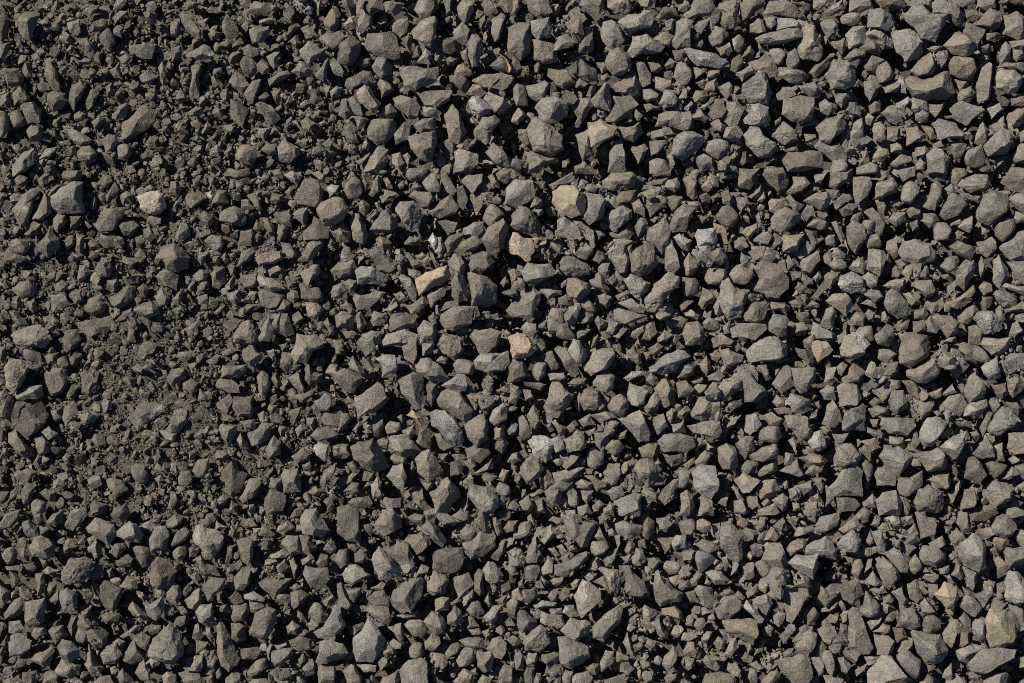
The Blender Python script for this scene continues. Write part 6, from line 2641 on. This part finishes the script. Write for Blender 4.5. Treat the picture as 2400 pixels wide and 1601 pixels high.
# ------------------------------------------------------------------ the 299 largest stones, each its own object
LANDMARKS = [    # x, y in the photograph; how the stone itself is labelled; how its neighbours refer to it
    (323, 286, 'biggest flat brown slab of the dirt-packed corner, pointed at both ends', 'the biggest brown slab'),
    (355, 474, 'bright pinkish tan knobbly stone standing out of dark dirt', 'the pinkish tan lump in dirt'),
    (155, 462, 'pale bluish grey blocky stone with a squared dark end, in fine rubble', 'the bluish grey block'),
    (864, 228, 'pale beige oblong block lying alone above darker stones', 'the pale beige oblong block'),
    (1122, 246, 'round glittering silver stone below the dry orange leaf', 'the round silver stone'),
    (1660, 136, 'long glittering lens-shaped stone, pale at its tip', 'the glittering lens-shaped stone'),
    (1410, 310, 'khaki yellow stone with a rounded five-sided face', 'the khaki five-sided stone'),
    (1335, 472, 'broad khaki six-sided block with bright worn edges', 'the six-sided khaki block'),
    (1222, 579, 'brightest pinkish beige stone, lumpy, with a dimple', 'the bright pinkish lump'),
    (1013, 658, 'long orange tan block leaning on darker flat stones', 'the long orange block'),
    (1220, 812, 'orange brown pitted stone with a dark hollow', 'the pitted orange stone'),
    (1407, 848, 'pale speckled oblong stone with one dark shaded end', 'the pale speckled oblong'),
    (1047, 1004, 'silver veined angular stone, shiny along its ridge', 'the silver veined stone'),
    (630, 606, 'short reddish tan bar-shaped stone among grey ones', 'the reddish bar'),
    (1930, 820, 'orange tan flat stone with a notched outline', 'the orange notched slab'),
    (1752, 1132, 'pinkish wedge-shaped stone with a smooth lit face', 'the pinkish wedge'),
    (2218, 1396, 'tan ridged stone with two lit faces among grey gravel', 'the tan ridged stone'),
    (955, 1392, 'large grey block split by a sharp diagonal ridge', 'the ridge-split block'),
    (342, 976, 'grey flat stone with a bright white streak on its edge', 'the white streaked stone'),
    (2150, 594, 'widest pale grey slab, flat and sunlit', 'the widest pale slab'),
    (2346, 1470, 'large smooth beige boulder-like stone with a layered lower edge', 'the smooth beige boulder'),
    (1968, 682, 'silver glittering rounded stone beside plain brownish ones', 'the silver rounded stone'),
    (2290, 1548, 'broad brownish slab narrowing to a ridge', 'the broad tapering slab'),
    (865, 1498, 'tall pale grey pointed slab with a dark flank', 'the tall pointed slab'),
    (512, 1508, 'very long grey pointed stone standing upright in rubble', 'the long grey spike'),
    (395, 1508, 'large pale knobbly stone with pinkish grains', 'the pale grainy stone'),
    (1276, 324, 'largest roundish brown stone, domed, among dark crevices', 'the big domed stone'),
    (2180, 201, 'long thick brownish stone dipped in the middle like a saddle', 'the saddle-shaped stone'),
    (2172, 48, 'big rugged grey stone with a ragged cracked lower edge', 'the big ragged stone'),
    (2277, 1294, 'pale grey coarse-grained stone with a many-cornered outline', 'the many-cornered pale stone'),
    (1807, 658, 'wide brownish slab with a rough hollow in its face', 'the hollowed slab'),
    (1556, 1382, 'flat three-cornered slab tapering to its top', 'the three-cornered slab'),
    (1049, 1314, 'thick brown drum-like stone with a dark dimpled side', 'the dimpled brown drum'),
    (2198, 385, 'upright rectangular grey slab with a blunt top', 'the rectangular slab'),
    (865, 1072, 'large dark grey broken block pointed at its lower end', 'the dark broken block'),
    (1986, 1127, 'large smooth triangular brownish slab', 'the large triangular slab'),
    (1868, 1567, 'broad flat five-sided slab cut close to the bottom edge', 'the five-sided slab'),
    (721, 816, 'pale grey rough block with a dark undercut edge, beside fine dirt', 'the undercut block'),
    (487, 1266, 'large roundish beige stone with pinkish veins', 'the veined beige stone'),
    (1711, 1270, 'tall oval brownish slab, flat and evenly lit', 'the tall oval slab'),
    (2325, 490, 'round grey stone with a cracked chip on its edge', 'the chipped round stone'),
    (735, 1330, 'pale three-sided stone with a sharp ridge', 'the pale ridged wedge'),
]
COLOUR = {'g': 'grey', 'b': 'brownish grey', 'd': 'dark grey', 'l': 'pale grey', 'u': 'brown', 't': 'tan', 'o': 'orange tan',
          'p': 'beige', 'q': 'pinkish tan', 'w': 'glittering grey', 'm': 'silver flecked', 'n': 'greenish grey', 'k': 'pinkish', 'y': 'khaki'}
NOUN = {'block': 'blocky stone', 'slab': 'flat stone', 'cobble': 'rounded stone', 'lump': 'knobbly stone', 'wedge': 'wedge-shaped stone',
        'chunk': 'angular stone', 'shard': 'pointed stone', 'bar': 'long stone', 'chip': 'flat stone', 'splinter': 'thin stone'}
WAYS = ['right of', 'below right of', 'below', 'below left of', 'left of', 'above left of', 'above', 'above right of']
ORD = ['nearest', 'second', 'third', 'fourth', 'fifth', 'sixth', 'seventh', 'eighth', 'ninth', 'tenth']
heroes = [s for s in STONES if s.hero]
for s in heroes:
    s.label = None
marks = []
for x, y, own, ref in LANDMARKS:
    free = [s for s in heroes if s.label is None]
    s = min(free, key=lambda s: (s.c[0] - x) ** 2 + (s.c[1] - y) ** 2)
    if math.hypot(s.c[0] - x, s.c[1] - y) < 45:
        s.label = own
        marks.append((s, ref))
    else:
        print('landmark has no stone:', ref, round(math.hypot(s.c[0] - x, s.c[1] - y)))
cells = {}
for s in heroes:
    if s.label:
        continue
    m, ref = min(marks, key=lambda t: np.hypot(*(t[0].c - s.c)))
    d = s.c - m.c
    k = int(round(math.atan2(d[1], d[0]) / (math.pi / 4))) % 8
    cells.setdefault((ref, k), []).append((np.hypot(*d), s))
for (ref, k), lst in cells.items():
    lst.sort(key=lambda t: t[0])
    for n, (_, s) in enumerate(lst):
        nth = '' if len(lst) == 1 else ORD[n] + ' '
        s.label = f"{COLOUR[s.tone]} {NOUN[s.shape]}, {nth}{'big one ' if nth else ''}{WAYS[k]} {ref}"

for s in heroes:
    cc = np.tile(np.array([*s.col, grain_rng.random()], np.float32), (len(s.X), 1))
    cc = paint_glints(cc, s)
    mat = M_GLIT if s.tone == 'w' else M_VEIN if s.tone == 'm' else M_TAN if s.tone in 'toqky' else M_ROCK
    me = mesh_of('stone', s.X, s.F, cc, mat)
    o = bpy.data.objects.new('stone', me)
    o.location = s.loc
    COL.objects.link(o)
    o['label'] = s.label
    o['category'] = 'stone'
    o['group'] = 'largest crushed stones lying on the gravel'

# ------------------------------------------------------------------ the dry leaf
def leaf_material(name, c0, c1, rough):
    mat = bpy.data.materials.new(name)
    nt = nodes(mat); L = nt.links.new
    geo = N_(nt, 'ShaderNodeNewGeometry')
    n = N_(nt, 'ShaderNodeTexNoise', Scale=420, Detail=4)
    L(geo.outputs['Position'], n.inputs['Vector'])
    col = ramp(nt, n.outputs[0], [(.35, c0), (.65, c1)])
    bs = N_(nt, 'ShaderNodeBsdfPrincipled', Roughness=rough)
    L(col, bs.inputs['Base Color'])
    out = N_(nt, 'ShaderNodeOutputMaterial'); L(bs.outputs[0], out.inputs[0])
    return mat

M_LEAF = leaf_material('dry_leaf', (.28, .155, .095), (.42, .245, .155), .6)
M_STEM = leaf_material('dry_stem', (.12, .09, .07), (.20, .15, .12), .8)

def at_px(px, py, z):
    k = SC * (CAM_H - z) / CAM_H
    return Vector(((px - 1200) * k, -(py - 800.5) * k, z))

def surf(px, py):
    q = at_px(px, py, 0.012)
    return float(HM[int((q.y + HY) / CELL), int((q.x + HX) / CELL)])

leaf = bpy.data.objects.new('dry_leaf', None)
zl = max(surf(px, py) for px, py in ((1187, 141), (1188, 154), (1193, 162), (1191, 170), (1180, 134))) + .001
leaf.location = at_px(1187, 142, zl)
COL.objects.link(leaf)
leaf['label'] = 'small curled orange dry leaf on a dark wedge-shaped stone'
leaf['category'] = 'leaf'
mid = [(1183.5, 135.5), (1187, 143), (1190, 152), (1192, 161), (1191.5, 172)]
wl = [0.8, 2.2, 3.6, 5.4, 0.8]
wr = [0.8, 2.0, 4.2, 6.6, 0.8]
bm = bmesh.new()
rows = []
for k, (mx, my) in enumerate(mid):
    z = zl + .0015 + .0012 * math.sin(k * 1.1)
    row = [bm.verts.new(at_px(mx - wl[k], my + .4, z + .0026) - leaf.location),
           bm.verts.new(at_px(mx - wl[k] * .5, my + .2, z + .0006) - leaf.location),
           bm.verts.new(at_px(mx, my, z) - leaf.location),
           bm.verts.new(at_px(mx + wr[k] * .6, my - .3, z + .0008) - leaf.location),
           bm.verts.new(at_px(mx + wr[k], my - .5, z + .0032) - leaf.location)]
    rows.append(row)
for a, b in zip(rows, rows[1:]):
    for k in range(4):
        bm.faces.new((a[k], b[k], b[k + 1], a[k + 1]))
me = bpy.data.meshes.new('blade'); bm.to_mesh(me); bm.free()
me.materials.append(M_LEAF)
for pl in me.polygons:
    pl.use_smooth = True
bo = bpy.data.objects.new('blade', me); COL.objects.link(bo); bo.parent = leaf
sd = bo.modifiers.new('thickness', 'SOLIDIFY'); sd.thickness = .0003
sb = bo.modifiers.new('smooth', 'SUBSURF'); sb.levels = 2; sb.render_levels = 2

def tube(name, pts, rads, mat, parent):
    bm = bmesh.new()
    rings = []
    for k, p in enumerate(pts):
        t = (pts[min(k + 1, len(pts) - 1)] - pts[max(k - 1, 0)]).normalized()
        u = t.cross(Vector((0, 0, 1))).normalized(); v = u.cross(t)
        rings.append([bm.verts.new(p + (u * math.cos(a) + v * math.sin(a)) * rads[k]) for a in [j * math.pi / 3 for j in range(6)]])
    for a, b in zip(rings, rings[1:]):
        for j in range(6):
            bm.faces.new((a[j], a[(j + 1) % 6], b[(j + 1) % 6], b[j]))
    bm.faces.new(rings[0][::-1]); bm.faces.new(rings[-1])
    me = bpy.data.meshes.new(name); bm.to_mesh(me); bm.free()
    me.materials.append(mat)
    o = bpy.data.objects.new(name, me); COL.objects.link(o); o.parent = parent
    return o

st = [(1159.5, 121.5), (1167, 125.5), (1175, 129.5), (1181, 133.5), (1186, 139), (1192, 147), (1198, 153), (1203, 162)]
pts = [at_px(px, py, zl + .0022 + .0012 * math.sin(k * .7)) - leaf.location for k, (px, py) in enumerate(st)]
tube('stem', pts, [.0004, .00055, .0006, .0006, .0006, .0005, .00045, .0003], M_STEM, leaf)

ntri = sum(len(m.polygons) for m in bpy.data.meshes)
print('stones traced', len(STONES), 'gravel pieces', len(GRAVEL.v), 'grit', len(GRIT.v), 'faces', ntri)
